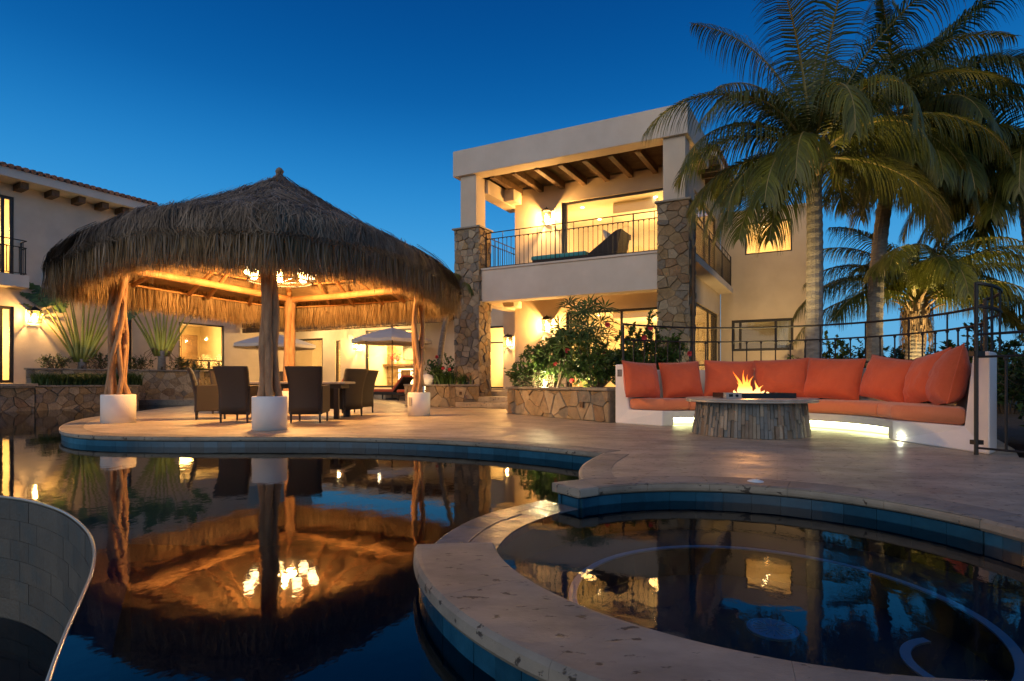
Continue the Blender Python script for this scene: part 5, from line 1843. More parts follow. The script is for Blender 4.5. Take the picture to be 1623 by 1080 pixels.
# ================================================================== DINING SET
def chair_proto():
    c = empty('dining_chair', (0,0,0))
    W_=MB()
    def loft(rows):
        # rows: list of (z, y, halfwidth, thickness)
        m=MB(); n=9; vs=[]; fs=[]
        for (z,y,hw,th) in rows:
            for sgn in (0,1):
                for i in range(n):
                    u_=-1+2*i/(n-1)
                    yy = y + (.035*u_*u_) + (-th/2 if sgn==0 else th/2)
                    vs.append((u_*hw, yy, z))
        for j in range(len(rows)-1):
            for i in range(n-1):
                a_=j*2*n+i; b_=a_+2*n
                fs.append((a_,a_+1,b_+1,b_)); fs.append((a_+n+1,a_+n,b_+n,b_+n+1))
            a_=j*2*n; b_=a_+2*n
            fs.append((a_+n,a_,b_,b_+n)); fs.append((a_+n-1,a_+2*n-1,b_+2*n-1,b_+n-1))
        for i in range(n-1):
            fs.append((i+1,i,n+i,n+i+1)); q=(len(rows)-1)*2*n; fs.append((q+i,q+i+1,q+n+i+1,q+n+i))
        return m.add(vs,fs)
    b = loft([(.15,-.25,.275,.05),(.30,-.245,.27,.055),(.50,-.255,.27,.06),(.70,-.29,.285,.06),(.88,-.34,.305,.055),(.97,-.375,.315,.05),(1.0,-.385,.315,.035)])
    b.build('backrest', M['wicker'], c, smooth=True)
    s = MB().box((-.235,-.22,.16),(.47,0,0),(0,.49,0),(0,0,.27)); s.build('seat', M['wicker'], c, bevel=.015)
    for sg in (-1,1):
        a = MB()
        x0 = .238*sg; x1 = .295*sg
        pr = [(-.24,.16),(.27,.18),(.285,.45),(.29,.66),(.24,.675),(-.23,.66)]
        vs=[(x0,y,z) for y,z in pr]+[(x1,y,z) for y,z in pr]
        n=len(pr)
        fs=[tuple(range(n)),tuple(range(2*n-1,n-1,-1))]+[(i,(i+1)%n,(i+1)%n+n,i+n) for i in range(n)]
        fixn(a.add(vs,fs).build('arm', M['wicker'], c, bevel=.012))
    for x,y in ((-.25,-.235),(.25,-.235),(-.25,.25),(.25,.25)):
        MB().tube([(x,y,.002),(x,y,.2)],[.017,.022],8).build('leg', M['frame'], c)
    sc_ = MB().box((-.22,-.20,.432),(.44,0,0),(0,.44,0),(0,0,.055)); sc_.build('seat_pad', M['canvas'], c, bevel=.02)
    return c
CH_POS = [(333,664,-62,'wicker armchair at the table end nearest the braided post, seen from its side'),
          (383,669,-6,'wicker armchair with its broad back to the pool, left of the forked post'),
          (490,669,4,'wicker armchair with its broad back to the pool, right of the forked post'),
          (546,660,62,'wicker armchair at the right table end, turned in profile'),
          (567,655,74,'wicker armchair mostly hidden behind the profile chair at the right table end'),
          (356,655,-150,'light catching wicker armchair on the far side of the table behind the left pair'),
          (462,652,172,'wicker armchair on the far side of the table, right of the knotted post'),
          (425,651,-176,'wicker armchair on the far side of the table, behind the forked post')]
proto = chair_proto()
for i,(px,py,rz,lab) in enumerate(CH_POS):
    o = proto if i == 0 else copy_tree(proto)
    o.location = spot(px,py,0)
    o.rotation_euler = (0,0,math.radians(rz))
    tag(o, lab, 'chair', 'wicker chairs around the dining table')
TBc = (spot(383,669)+spot(490,669))/2 + V((.06,1.12,0))
tb = empty('dining_table', TBc, 'long dining table with a stone top among the wicker chairs', 'table')
MB().cbox(TBc+V((0,0,.685)), 1.95, 1.05, .045, .04).build('table_top', M['marble'], tb, bevel=.012)
MB().cbox(TBc+V((0,0,.60)), 1.75, .85, .083, .04).build('apron', M['wicker'], tb)
for sx in (-.8,.8):
    for sy in (-.36,.36): MB().cbox(TBc+V((sx,sy,.002)), .09,.09,.597,.04).build('leg', M['wicker'], tb)

# ================================================================== LOUNGERS AND UMBRELLAS
def chaise(p, rz, label, backang=48):
    t = empty('lounge_chair', (0,0,0), label, 'lounger', 'red cushioned wicker loungers')
    f = MB().box((-.35,-.95,.20),(.70,0,0),(0,1.9,0),(0,0,.12)); f.build('frame', M['wicker'], t, bevel=.02)
    for x in (-.3,.3):
        for y in (-.88,.88): MB().tube([(x,y,.002),(x*.97,y*.98,.2)],[.025,.035],8).build('leg', M['wicker'], t)
    MB().box((-.33,-.93,.322),(.66,0,0),(0,1.15,0),(0,0,.11)).build('seat_pad', M['red_cloth'], t, bevel=.035)
    a_=math.radians(backang); d=V((0,math.cos(a_),math.sin(a_))); n_=V((0,-math.sin(a_),math.cos(a_)))
    o_=V((-.33,.24,.33))
    fixn(MB().box(o_+n_*.03, (.66,0,0), d*.80, n_*.11).build('back_pad', M['red_cloth'], t, bevel=.035))
    fixn(MB().box(o_-n_*.02, (.66,0,0), d*.78, n_*.045).build('back_frame', M['wicker'], t, bevel=.01))
    t.location = p; t.rotation_euler=(0,0,math.radians(rz))
    return t
chaise(spot(618,634.5)+V((.0,.7,0)), -118, 'red cushioned wicker lounger nearest the white umbrella pole')
chaise(spot(652,635)+V((.35,.1,0)), -80, 'red cushioned wicker lounger half behind the stone planter')
chaise(spot(530,633)+V((0,.5,0)), -112, 'red cushioned wicker lounger seen past the right table end', 52)
def umbrella(p, r, ze, za, label, rot=0):
    t = empty('patio_umbrella', p, label, 'umbrella', 'open canvas umbrellas on the lounge terrace')
    MB().lathe(p,[(0,0),(.28,0),(.28,.05),(.05,.09),(.0,.09)],20).build('base', M['iron'], t)
    MB().tube([p+V((0,0,.09)),p+V((0,0,za+.06))],.022,8).build('pole', M['frame'], t)
    for q in range(8):
        a0=2*math.pi*q/8+rot; a1=2*math.pi*(q+1)/8+rot
        m=6; vs=[];fs=[]
        for lay in (0,-.006):
            for j in range(m+1):
                tj=j/m
                for i in range(m+1):
                    ti=i/m
                    e0=V((math.cos(a0),math.sin(a0),0)); e1=V((math.cos(a1),math.sin(a1),0))
                    pt=e0.lerp(e1,ti)*r*tj
                    sag=-.05*math.sin(math.pi*ti)*tj*.6+.04*math.sin(math.pi*tj)
                    vs.append(p+pt+V((0,0,za+(ze-za)*tj+sag+lay)))
        mm=(m+1)**2
        for l_ in (0,1):
            for j in range(m):
                for i in range(m):
                    a_=l_*mm+j*(m+1)+i; qd=(a_,a_+m+1,a_+m+2,a_+1)
                    fs.append(qd if l_==0 else qd[::-1])
        # valance
        for i in range(m):
            a_=m*(m+1)+i; n0_=len(vs)
            vs += [vs[a_]-V((0,0,.0)), vs[a_+1], vs[a_+1]-V((0,0,.13)), vs[a_]-V((0,0,.13))]
            fs.append((n0_,n0_+1,n0_+2,n0_+3))
        MB().add(vs,fs).build('canopy_panel', M['canvas'], t)
        MB().tube([p+V((0,0,za-.03)), p+V((math.cos(a0)*r,math.sin(a0)*r,ze-.015))],.010,5).build('rib', M['frame'], t)
    MB().lathe(p+V((0,0,za)),[(.04,0),(.03,.05),(.05,.08),(.02,.13),(0,.14)],10).build('finial', M['frame'], t)
    return t
umbrella(V(((621-811)/870*22.6,22.6,0)), 1.62, 2.46, 2.97, 'white canvas umbrella standing between the loungers and the lounge', .2)
umbrella(V(((435-811)/870*24.5,24.5,0)), 1.78, 2.38, 2.90, 'white canvas umbrella half hidden behind the forked palapa post', .1)
# ================================================================== PLANTERS BY THE HOUSE
pA, pB_ = spot(805,655), spot(966.5,670.5)
planter('stone_planter', [pA, pB_, V((3.3,11.0,0)), V((3.55,13.65,0)), V((.75,15.0,0))], 0.0, .62, 'tall stone planter holding the big flowering shrubs', [0,4], .30,.30)
lgt = MB(); e_=(pB_-pA).normalized(); n_=V((-e_.y*-1,-e_.x,0)); n_=V((e_.y,-e_.x,0))
if n_.y>0: n_=-n_
c_=pA.lerp(pB_,.80)+n_*.055+V((0,0,.30))
ob = MB().box(c_-e_*.05-V((0,0,.05)), e_*.10, n_*.04,(0,0,.10)); ob.build('outlet_box', M['wood_beam'], label='small dark outlet box on the planter stones', cat='outlet box', bevel=.006)
planter('stone_planter', [V((-3.25,16.75,0)),V((-1.77,15.72,0)),V((-.96,15.96,0)),V((-1.75,16.42,0)),V((-1.2,18.0,0)),V((-2.6,18.6,0))], 0.0, .66, 'stone planter with iris leaves beside the steps', [0,1,5], .30,.30)
c2 = V((-1.5,15.62,.36))
MB().lathe((0,0,0),[(0,0)],3)
MB().box(c2+V((0,0,0)), (.07,.02,0),(.006,-.03,0),(0,0,.09)).build('outlet_box', M['wood_beam'], label='small dark socket on the planter beside the steps', cat='outlet box')

# ================================================================== PLANTS
rp = random.Random(21)
def fastroot(name, vs, fs, mat, base, label, cat, group=None, smooth=False):
    me = bpy.data.meshes.new(name)
    me.from_pydata([(x-base[0],y-base[1],z-base[2]) for x,y,z in vs], [], fs)
    me.materials.append(mat); me.update()
    o = bpy.data.objects.new(name, me); COL.objects.link(o); o.location = base; BASE[o.name]=V(base)
    return tag(o, label, cat, group)
def leaf(vs, fs, p, d, nrm, L, W, fold=.25):
    s_ = d.cross(nrm)
    if s_.length < 1e-4: s_ = V((1,0,0))
    s_.normalize(); nn = s_.cross(d).normalized()
    n=len(vs)
    mid = p+d*L*.45
    vs += [tuple(p), tuple(mid+s_*W/2+nn*W*fold), tuple(p+d*L-nn*L*.12), tuple(mid-s_*W/2+nn*W*fold), tuple(mid)]
    fs += [(n,n+1,n+4),(n+1,n+2,n+4),(n+4,n+2,n+3),(n,n+4,n+3)]
def rv():
    while True:
        q=V((rp.uniform(-1,1),rp.uniform(-1,1),rp.uniform(-1,1)))
        if .05<q.length<1: return q.normalized()
def bush(p, rad, h, n, label, L=.085, W=.045, mat='leaf', cat='shrub', name='shrub', flowers=(), nbr=26, group=None, up=.35):
    """stems from the base, twigs at their ends, leaves in clumps along the twigs; gaps between clumps"""
    p=V(p); t = empty(name, p, label, cat, group)
    st=MB(); vs=[]; fs=[]
    tips=[]
    for i in range(nbr):
        a_=rp.uniform(0,6.28); q=math.sqrt(rp.random())
        top=p+V((math.cos(a_)*rad[0]*q, math.sin(a_)*rad[1]*q, h*(1-.45*q*q)*rp.uniform(.55,1.05)))
        b0=p+V((math.cos(a_)*.12*rad[0],math.sin(a_)*.12*rad[1],0))
        mid=b0.lerp(top,.5)+V((0,0,.08*h))+rv()*.06
        st.tube([b0,mid,top],[.012,.009,.004],5)
        for w_ in range(7):
            f_=rp.uniform(.28,1)
            b1=(b0.lerp(mid,f_*2) if f_<.5 else mid.lerp(top,f_*2-1))
            dd=(rv()+V((0,0,.25))+(b1-p-V((0,0,h*.4))).normalized()*.7).normalized()
            tips.append((b1,dd,rp.uniform(.12,.30)))
    per=max(3,n//len(tips))
    for b1,dd,ln in tips:
        st.tube([b1,b1+dd*ln],[.004,.002],4)
        for k_ in range(per):
            q=b1+dd*ln*(k_+rp.random())/per*1.1
            d=(dd*.6+rv()*.9+V((0,0,up))).normalized()
            l_=L*rp.uniform(.6,1.25)
            leaf(vs,fs,q,d,(V((0,0,1))+rv()*.6).normalized(),l_,W*l_/L)
    st.build('stem', M['bark'], t)
    fast('foliage', vs, fs, M[mat], t, kind='stuff')
    for (fx,fy,fz) in flowers:
        c=V((fx,fy,fz)); fm=MB()
        for k_ in range(5):
            a_=k_*1.257+fx*7
            d=(V((math.cos(a_),-.55,math.sin(a_)))).normalized(); s_=d.cross(V((0,-1,0))).normalized()
            fm.add([c,c+d*.028+s_*.026,c+d*.060+s_*.018,c+d*.060-s_*.018,c+d*.028-s_*.026],[(0,1,2,3,4)])
        fm.tube([c,c+V((.01,-.075,.02))],.006,5)
        fm.build('flower', M['flower'], t)
    return t
def at(px,py,d): return V(((px-811)/FPX*d, d, .72+(606-py)*d/FPX))
bush((.95,12.3,.60),(.75,.65),1.35,7000,'flowering shrub with red blossoms at the left end of the tall planter',.10,.058,nbr=40,
     flowers=[tuple(at(898,556,11.55)),tuple(at(880,578,11.6)),tuple(at(958,563,11.5)),tuple(at(906,604,11.5))])
bush((1.75,11.2,.60),(.75,.6),1.15,5600,'dense low shrub in the middle of the tall planter',.085,.05,'leaf',nbr=36, flowers=[tuple(at(962,515,10.9))])
bush((2.75,11.25,.60),(.8,.7),1.42,7000,'rounded flowering shrub behind the bench end at the right of the planter',.085,.05,nbr=42,
     flowers=[tuple(at(1020,536,10.4)),tuple(at(1092,561,10.4)),tuple(at(1030,520,10.5))])
bush((.25,12.9,.60),(.3,.25),.55,420,'small broad leaved plant at the planter corner by the handrail',.16,.07,nbr=10,cat='plant',name='young_plant')
lowp = bush((.55,12.35,.6),(.55,.25),.22,900,'low ground covering herbs along the tall planter rim',.06,.04,'grass_leaf',nbr=26,cat='plant',name='ground_cover_plant')
# umbrella-leaved plant: stems carrying wheels of long narrow leaflets
def fan_plant(p, h, n, label, spread=.5, L=.34, nl=11):
    p=V(p); t=empty('fan_leaf_plant', p, label, 'plant'); st=MB(); vs=[]; fs=[]
    for i in range(n):
        a_=rp.uniform(0,6.28); q=math.sqrt(rp.random())
        c=p+V((math.cos(a_)*spread*q, math.sin(a_)*spread*q, h*rp.uniform(.50,1.0)*(1-.25*q*q)))
        st.tube([p+V((math.cos(a_)*.06,math.sin(a_)*.06,0)), p.lerp(c,.6)+V((0,0,.15)), c],[.014,.010,.005],5)
        ax_=(V((math.cos(a_),math.sin(a_),0))*.5*q+V((0,-.5,.8))+rv()*.3).normalized()
        e1=ax_.cross(V((.3,.2,.9))).normalized(); e2=ax_.cross(e1)
        for k_ in range(nl):
            b_=2*math.pi*k_/nl+rp.uniform(-.15,.15)
            d=(e1*math.cos(b_)+e2*math.sin(b_)+ax_*.25).normalized()
            leaf(vs,fs,c,d,ax_,L*rp.uniform(.8,1.1),.045,.2)
    st.build('stem', M['stalk'], t); fast('foliage', vs, fs, M['leaf'], t, kind='stuff')
    return t
fan_plant((1.62,11.9,.60), 2.05, 42, 'tall fan leaved plant rising above the shrubs in front of the glass doors', .62, .36)
# iris clump by the steps
def blades(p, n, h, w, spread, mat, label, name, cat, curve=.35, group=None, base_spread=.12):
    p=V(p); vs=[]; fs=[]
    for i in range(n):
        a_=rp.uniform(0,6.28); b_=p+V((rp.gauss(0,1)*base_spread if not isinstance(base_spread,tuple) else rp.uniform(-1,1)*base_spread[0], rp.gauss(0,1)*base_spread if not isinstance(base_spread,tuple) else rp.uniform(-1,1)*base_spread[1],0))
        hh=h*rp.uniform(.6,1.1); d=V((math.cos(a_),math.sin(a_),0)); s_=V((-d.y,d.x,0))
        pts=[]
        for k_ in range(5):
            t=k_/4
            pts.append(b_+d*spread*hh*t**1.8+V((0,0,hh*(t-curve*t**3*rp.uniform(.4,1.2)))))
        n0=len(vs)
        for k_,q in enumerate(pts):
            ww=w*(1-.8*(k_/4)**2)
            vs += [tuple(q-s_*ww),tuple(q+s_*ww)]
        fs += [(n0+2*k_,n0+2*k_+1,n0+2*k_+3,n0+2*k_+2) for k_ in range(4)]
    return fastroot(name, vs, fs, M[mat], tuple(p), label, cat, group)
blades((-1.95,16.35,.64),110,.62,.018,.55,'leaf','clump of arching iris leaves in the planter by the steps','iris_clump','plant',.5)
blades((-1.45,16.15,.64),70,.5,.016,.6,'leaf','smaller iris clump against the stone column by the steps','iris_clump','plant',.5)
bush((-2.05,16.7,.64),(.55,.4),.85,900,'leggy flowering plant behind the iris leaves',.11,.055,nbr=16,flowers=[tuple(at(692,566,16.2)),tuple(at(702,584,16.1)),tuple(at(712,586,16.0))])
# lit boulder
bl = MB().ico(V((-2.55,16.45,.77)), .19, (1,.8,1.0), 3, .35, 3)
bl.build('boulder', M['stucco_white'], label='pale boulder lit from below in the planter behind the looping post', cat='boulder', smooth=True)
L_ = lamp('planter_light', (-2.50,16.12,.72), .3, (1,.72,.34), .03)
# garden uplight in the tall planter
for (x,y,z,pw) in ((.72,12.0,.68,26),(1.55,11.35,.68,9)):
    lamp('garden_uplight', (x,y,z+.04), pw*.9, (1,.80,.40), .04)
ul = spot(863,640)
sp = V((.72,12.05,.62))
MB().lathe(sp,[(0,0),(.02,0),(.02,.04),(.035,.05),(.035,.10),(0,.10)],10).build('garden_spotlight', M['bulb'], label='small glowing garden spotlight at the foot of the shrub', cat='spotlight')

# left terraces: grass hedge, bushes and traveller palms
def hedge_along(a, b, n, h, w, label):
    a,b=V(a),V(b); vs=[];fs=[]
    dn=V((-(b-a).y,(b-a).x,0)).normalized()
    for i in range(n):
        t=rp.random(); q=a.lerp(b,t)+dn*rp.uniform(-.5,.5)*w
        a_=rp.uniform(0,6.28); d=V((math.cos(a_),math.sin(a_),0)); s_=V((-d.y,d.x,0))
        hh=h*rp.uniform(.55,1.05)*(1+.25*noise.noise(q*1.2)); n0=len(vs)
        for k_ in range(4):
            tt=k_/3; ww=.014*(1-.8*tt); pt=q+d*hh*.42*tt**1.8+V((0,0,hh*(tt-.22*tt**3)))
            vs += [tuple(pt-s_*ww),tuple(pt+s_*ww)]
        fs += [(n0+2*k_,n0+2*k_+1,n0+2*k_+3,n0+2*k_+2) for k_ in range(3)]
    c=(a+b)/2
    return fastroot('grass_hedge', vs, fs, M['grass_leaf'], tuple(c), label, 'hedge')
hedge_along((-15.2,17.6,.60),(-13.95,20.3,.60),5200,.55,.9,'low hedge of arching grass in the lower left planter')
GB='low bushes in the upper left planter'
for px,d,h_,lab in ((85,20.3,.55,'low dark bush in the upper planter, next to the lit lantern'),(158,21.4,.75,'twiggy bush just right of the first fan palm'),(222,22.8,.55,'low bush behind the braided palapa post'),(285,23.0,.6,'low bush under the square lit window, right of the second fan palm')):
    X=(px-811)/FPX*d
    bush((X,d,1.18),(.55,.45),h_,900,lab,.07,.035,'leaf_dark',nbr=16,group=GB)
for i,(px,d) in enumerate(((312,23.0),(345,23.6))):
    X=(px-811)/FPX*d
    bush((X,d,1.0),(.3,.3),.5,420,'bright leaved little shrub under the square window, %s' % ('nearer the fan palm' if i==0 else 'nearer the dining chairs'),.08,.045,'leaf',nbr=10)
def traveller(p, h, label, n=15, spread=.9, trunk=.45):
    p=V(p); t=empty('traveller_palm', p, label, 'palm', 'fan shaped traveller palms by the left wing')
    MB().tube([p,p+V((0,0,trunk*.5)),p+V((0,0,trunk))],[.17,.14,.15],10).build('trunk', M['palm_trunk'], t, smooth=True)
    e=V((.86,.50,0)).normalized()
    for i in range(n):
        f=-1+2*i/(n-1)
        ang=f*math.radians(19*spread)*(1+.35*abs(f)**3)+math.radians(rp.uniform(-2.2,2.2))
        Ls=h*rp.uniform(.74,1.0)*(1-.12*abs(f))
        b0=p+e*(f*.20)+V((0,0,trunk*.75)); pts=[];rd=[]
        for k_ in range(7):
            tt=k_/6; a_=ang*(1+.25*tt)
            pts.append(b0+e*math.sin(a_)*Ls*tt+V((0,0,math.cos(a_)*Ls*tt))+V((.02*(i%2),-.03*(i%3),0)))
            rd.append(.085*(1-tt)**1.1+.016)
        s_=MB().tube(pts,rd,6,squash=.6).build('stalk', M['stalk'], t, smooth=True)
        # torn paddle leaf
        d0=(pts[-1]-pts[-2]).normalized(); vs=[];fs=[]
        LL=rp.uniform(1.0,1.4); nseg=16
        sid=e*math.cos(ang)-V((0,0,math.sin(ang)))
        fl_=rp.uniform(-.5,.5)
        for k_ in range(nseg):
            tt=k_/nseg; q=pts[-1]+d0*LL*tt+V((.0,-.25*tt*tt,-.55*tt*tt))
            ww=.26*math.sin(math.pi*min(1,.12+tt*.9))**.6
            for sg in (-1,1):
                tip_=q+(sid*sg+V((0,fl_*sg,-.35-.5*rp.random()))).normalized()*ww*rp.uniform(.8,1.1)+d0*.06
                n0=len(vs); w2=d0*LL/nseg*.5
                vs += [tuple(q-w2),tuple(q+w2),tuple(tip_+w2*.9),tuple(tip_-w2*.6)]
                fs.append((n0,n0+1,n0+2,n0+3))
        fast('leaf_blade', vs, fs, M['leaf'], t)
    # dry leaf bases hanging at the foot of the fan
    for i in range(7):
        sg=-1 if i%2 else 1; b0=p+e*sg*rp.uniform(.05,.16)+V((0,-.08,trunk*rp.uniform(.7,1.1)))
        MB().tube([b0,b0+e*sg*.16+V((0,-.05,.10)),b0+e*sg*rp.uniform(.25,.45)+V((0,-.08,-.12)),b0+e*sg*rp.uniform(.3,.5)+V((0,-.1,-.4))],[.045,.04,.03,.008],6,squash=.35).build('dry_leaf', M['dead_leaf'], t, smooth=True)
    return t
traveller(((130-811)/FPX*20.9,20.9,1.15), 2.75,'broad fan of green stalks next to the lit lantern on the left wing',16,1.0,.45)
traveller(((256-811)/FPX*22.4,22.4,1.15), 2.75,'fan palm with a bare ringed trunk left of the square lit window',13,.95,.85)

# uplights at the feet of the fan palms
for i,(x,y) in enumerate((((130-811)/FPX*20.2,20.2),((256-811)/FPX*21.7,21.7))):
    q=V((x,y,1.20)); l_=lamp('palm_uplight', q+V((0,0,.14)), 22, (1,.74,.30), .04, 'SPOT', spot=80, blend=.8); aim(l_, q+V((-.1,.5,2.2)))
    MB().tube([q,q+V((0,0,.06)),q+V((0,.02,.12))],[.02,.04,.045],10).build('garden_spotlight', M['frame'], label=['black garden spotlight at the foot of the fan palm by the lantern','black garden spotlight at the foot of the fan palm by the square window'][i], cat='spotlight')

# ================================================================== PALMS
def frond_mesh(vs, fs, rvs, rfs, base, az, el, L, droop, nleaf=62, lw=.020, leafL=.62, twist=0, hang=.55, rng=rp, sway=0.0):
    """one pinnate frond: arching rib, two rows of narrow leaflets that droop with gravity"""
    n=22; p=V(base); pts=[p.copy()]; dirs=[]
    step=L/n
    for i in range(n):
        t=i/n
        e_=math.radians(el-droop*t**1.25); a_=math.radians(az+sway*t*t)
        d=V((math.cos(a_)*math.cos(e_),math.sin(a_)*math.cos(e_),math.sin(e_)))
        p=p+d*step; pts.append(p.copy()); dirs.append(d)
    dirs.append(dirs[-1])
    m=MB(); m.tube(pts,[.030*(1-.9*(i/n)**.8)+.003 for i in range(n+1)],5)
    o=len(rvs); rvs.extend(tuple(q) for q in m.v); rfs.extend(tuple(i+o for i in f) for f in m.f)
    azr=math.radians(az)
    for k_ in range(nleaf):
        t=.13+.87*(k_+rng.random()*.7)/nleaf
        i=min(n-1,int(t*n)); f=t*n-i
        q=pts[i].lerp(pts[i+1],f); d=dirs[i]
        side0=d.cross(V((0,0,1)))
        if side0.length<.15: side0=V((-math.sin(azr),math.cos(azr),0))
        side0.normalize(); upv=side0.cross(d).normalized()
        ll=leafL*(math.sin(math.pi*min(1,.16+.80*t))**.55)*rng.uniform(.85,1.1)
        if t>.93: ll*=.7
        for sg in (-1,1):
            fw=.35+.75*t
            dd=(side0*sg*math.cos(twist)+upv*(.28+sg*math.sin(twist))+d*fw+rv()*.10).normalized()
            pp=q.copy(); n0=len(vs); seg=4
            wv=dd.cross(upv).normalized()
            cur=dd.copy()
            for s_ in range(seg+1):
                ts=s_/seg; w_=lw*(1-ts**1.6*.92)
                vs += [tuple(pp-wv*w_),tuple(pp+wv*w_)]
                if s_<seg:
                    cur=(cur+V((0,0,-1))*hang*(.35+ts)*.9).normalized()
                    pp=pp+cur*(ll/seg)
            for s_ in range(seg): fs.append((n0+2*s_,n0+2*s_+1,n0+2*s_+3,n0+2*s_+2))
def palm(base, crown, fronds, label, r0=.19, r1=.13, bend=(0,0), dead=0, name='coconut_palm', leafL=.62, nleaf=62, skirt=False, lw=.020, group=None):
    base,crown=V(base),V(crown)
    t=empty(name, base, label, 'palm', group)
    n=60; pts=[];rd=[]
    for i in range(n+1):
        f=i/n
        p=base.lerp(crown,f)+V((bend[0]*math.sin(math.pi*f),bend[1]*math.sin(math.pi*f),0))
        pts.append(p); rd.append(lerp(r0,r1,f**.6)*(1+.035*(1 if i%2 else -1))*(1+.35*max(0,.06-f)/.06))
    MB().tube(pts,rd,14).build('trunk', M['palm_trunk'], t)
    # old leaf bases (boots) round the top
    for i in range(16):
        a_=i*2.4; z=-.42+.40*(i/16)
        b_=crown+V((math.cos(a_)*r1*.8,math.sin(a_)*r1*.8,z))
        d=V((math.cos(a_)*.55,math.sin(a_)*.55,.85)).normalized()
        MB().tube([b_,b_+d*.16,b_+d*.30+V((math.cos(a_)*.05,math.sin(a_)*.05,0))],[.055,.042,.012],6,squash=.5).build('leaf_boot', M['dead_leaf'], t, smooth=True)
    for (az,el,L,dr,*rest) in fronds:
        vs=[];fs=[];rvs=[];rfs=[]
        frond_mesh(vs,fs,rvs,rfs,crown+V((math.cos(math.radians(az))*.06,math.sin(math.radians(az))*.06,-.05+.1*rp.random())),az,el,L,dr,nleaf,lw,leafL,twist=(rest[0] if rest else rp.uniform(-.35,.35)),hang=rp.uniform(.7,1.25),sway=rp.uniform(-14,14))
        fr_=fast('frond', vs, fs, M['palm_leaf'], t)
        fast('rib', rvs, rfs, M['palm_rib'], fr_)
    if skirt:
        vs=[];fs=[]
        for i in range(260):
            a_=rp.uniform(0,6.28); z=rp.uniform(-.75,.05)
            b_=crown+V((math.cos(a_)*r1*1.15,math.sin(a_)*r1*1.15,z)); o_=V((math.cos(a_),math.sin(a_),0))
            ln=rp.uniform(.25,.6); sd=V((-o_.y,o_.x,0))
            strand(vs,fs,[b_,b_+o_*.10+V((0,0,-ln*.4)),b_+o_*rp.uniform(.02,.16)+V((0,0,-ln))],rp.uniform(.012,.03),sd)
        fast('dead_skirt', vs, fs, M['dead_leaf'], t, kind='stuff')
        for i in range(9):
            a_=i*.7+.2; o_=V((math.cos(a_),math.sin(a_),0)); b_=crown+o_*r1+V((0,0,-.05-.12*(i%3)))
            MB().tube([b_,b_+o_*.22+V((0,0,.16)),b_+o_*.38+V((0,0,.20+.08*(i%2)))],[.035,.025,.012],5).build('leaf_boot', M['dead_leaf'], t)
    return t
# main coconut palm behind the bench
D1=10.5
b1=V(((1283-811)/FPX*D1,D1,-.12)); c1=V(((1293-811)/FPX*D1,D1+.1,.72+(606-250)*D1/FPX))
F1=[(172,66,4.0,126),(188,44,3.2,122),(165,20,2.85,108),(196,8,2.65,102),(180,-12,2.5,66),(215,-28,2.4,55),(150,48,3.1,115),(200,60,3.2,128),
    (252,50,3.2,150,.3),(285,60,3.0,165,.5),(300,30,2.5,120,.3),(235,20,2.6,110),(172,2,2.7,92),(200,-18,2.6,60),(222,4,2.8,85),
    (-10,60,3.9,95),(8,40,3.8,95),(-30,34,3.4,105),(2,8,3.2,85),(-22,-8,2.8,70),(20,72,4.4,75),
    (60,74,4.3,50),(110,70,4.3,60),(140,80,4.4,55),(95,40,3.2,80),(50,30,3.2,90),(130,30,3.0,90),
    (225,76,4.2,62),(315,74,4.2,72),(270,84,4.4,50),(340,68,4.0,90)]
palm(b1,c1,F1,'tallest coconut palm with a pale ringed trunk right behind the bench',.175,.135,(.06,0),leafL=.98,nleaf=100,lw=.0128,group='coconut palms behind the bench')
D2=12.6
b2=V(((1388-811)/FPX*D2,D2,-.12)); c2=V(((1440-811)/FPX*D2,D2+.3,.72+(606-185)*D2/FPX))
F2=[(10,60,3.8,105),(-15,38,3.8,100),(20,20,3.6,95),(-5,5,3.2,80),(170,55,3.6,110),(190,30,3.3,100),(160,8,3.0,85),(205,-5,2.8,75),
    (250,45,3.2,130),(290,40,3.2,120),(330,25,3.3,100),(60,65,3.6,80),(110,60,3.6,80),(140,72,3.6,70),(225,65,3.4,85),(300,72,3.5,75),(0,78,3.7,60),
    (30,40,3.6,95),(345,55,3.7,100),(270,10,2.7,80),(355,-20,2.8,60),(240,-15,2.6,60),(310,-10,2.7,70),(90,30,3.2,80),(180,-30,2.7,45),(200,-42,2.5,35),(0,-35,2.7,45),(330,-30,2.6,50),(265,-38,2.4,40),(20,-15,3.0,65),(165,-10,3.0,70),(280,5,2.8,90),(255,-20,2.9,62),(285,-28,2.8,58),(240,-42,2.8,38),(300,-44,2.8,36),(268,-55,2.6,25),(225,-30,2.9,50),(190,-55,2.6,28)]
palm(b2,c2,F2,'leaning coconut palm with a warm lit trunk, second behind the bench',.19,.14,(-.25,0),leafL=1.05,nleaf=100,lw=.0145,group='coconut palms behind the bench')
D3=13.4
b3=V(((1446-811)/FPX*D3,D3,-.15)); c3=V(((1452-811)/FPX*D3,D3,.72+(606-478)*D3/FPX))
F3=[(255,50,3.0,130),(280,66,3.2,125),(225,58,3.3,115),(310,58,3.2,118),(182,34,3.5,100),(170,15,3.2,85),(350,20,3.3,85),(10,30,3.4,95),(175,42,2.9,100),(195,25,2.7,90),(160,58,2.9,110),(5,45,2.9,100),(-15,28,2.8,95),(25,60,2.9,100),(250,60,2.6,120),(290,62,2.6,110),(215,55,2.7,110),
    (90,60,2.9,80),(130,70,2.9,80),(50,72,2.9,75),(330,50,2.8,105),(310,35,2.5,100),(0,75,3.0,70),(180,75,3.0,80),(345,10,2.6,75)]
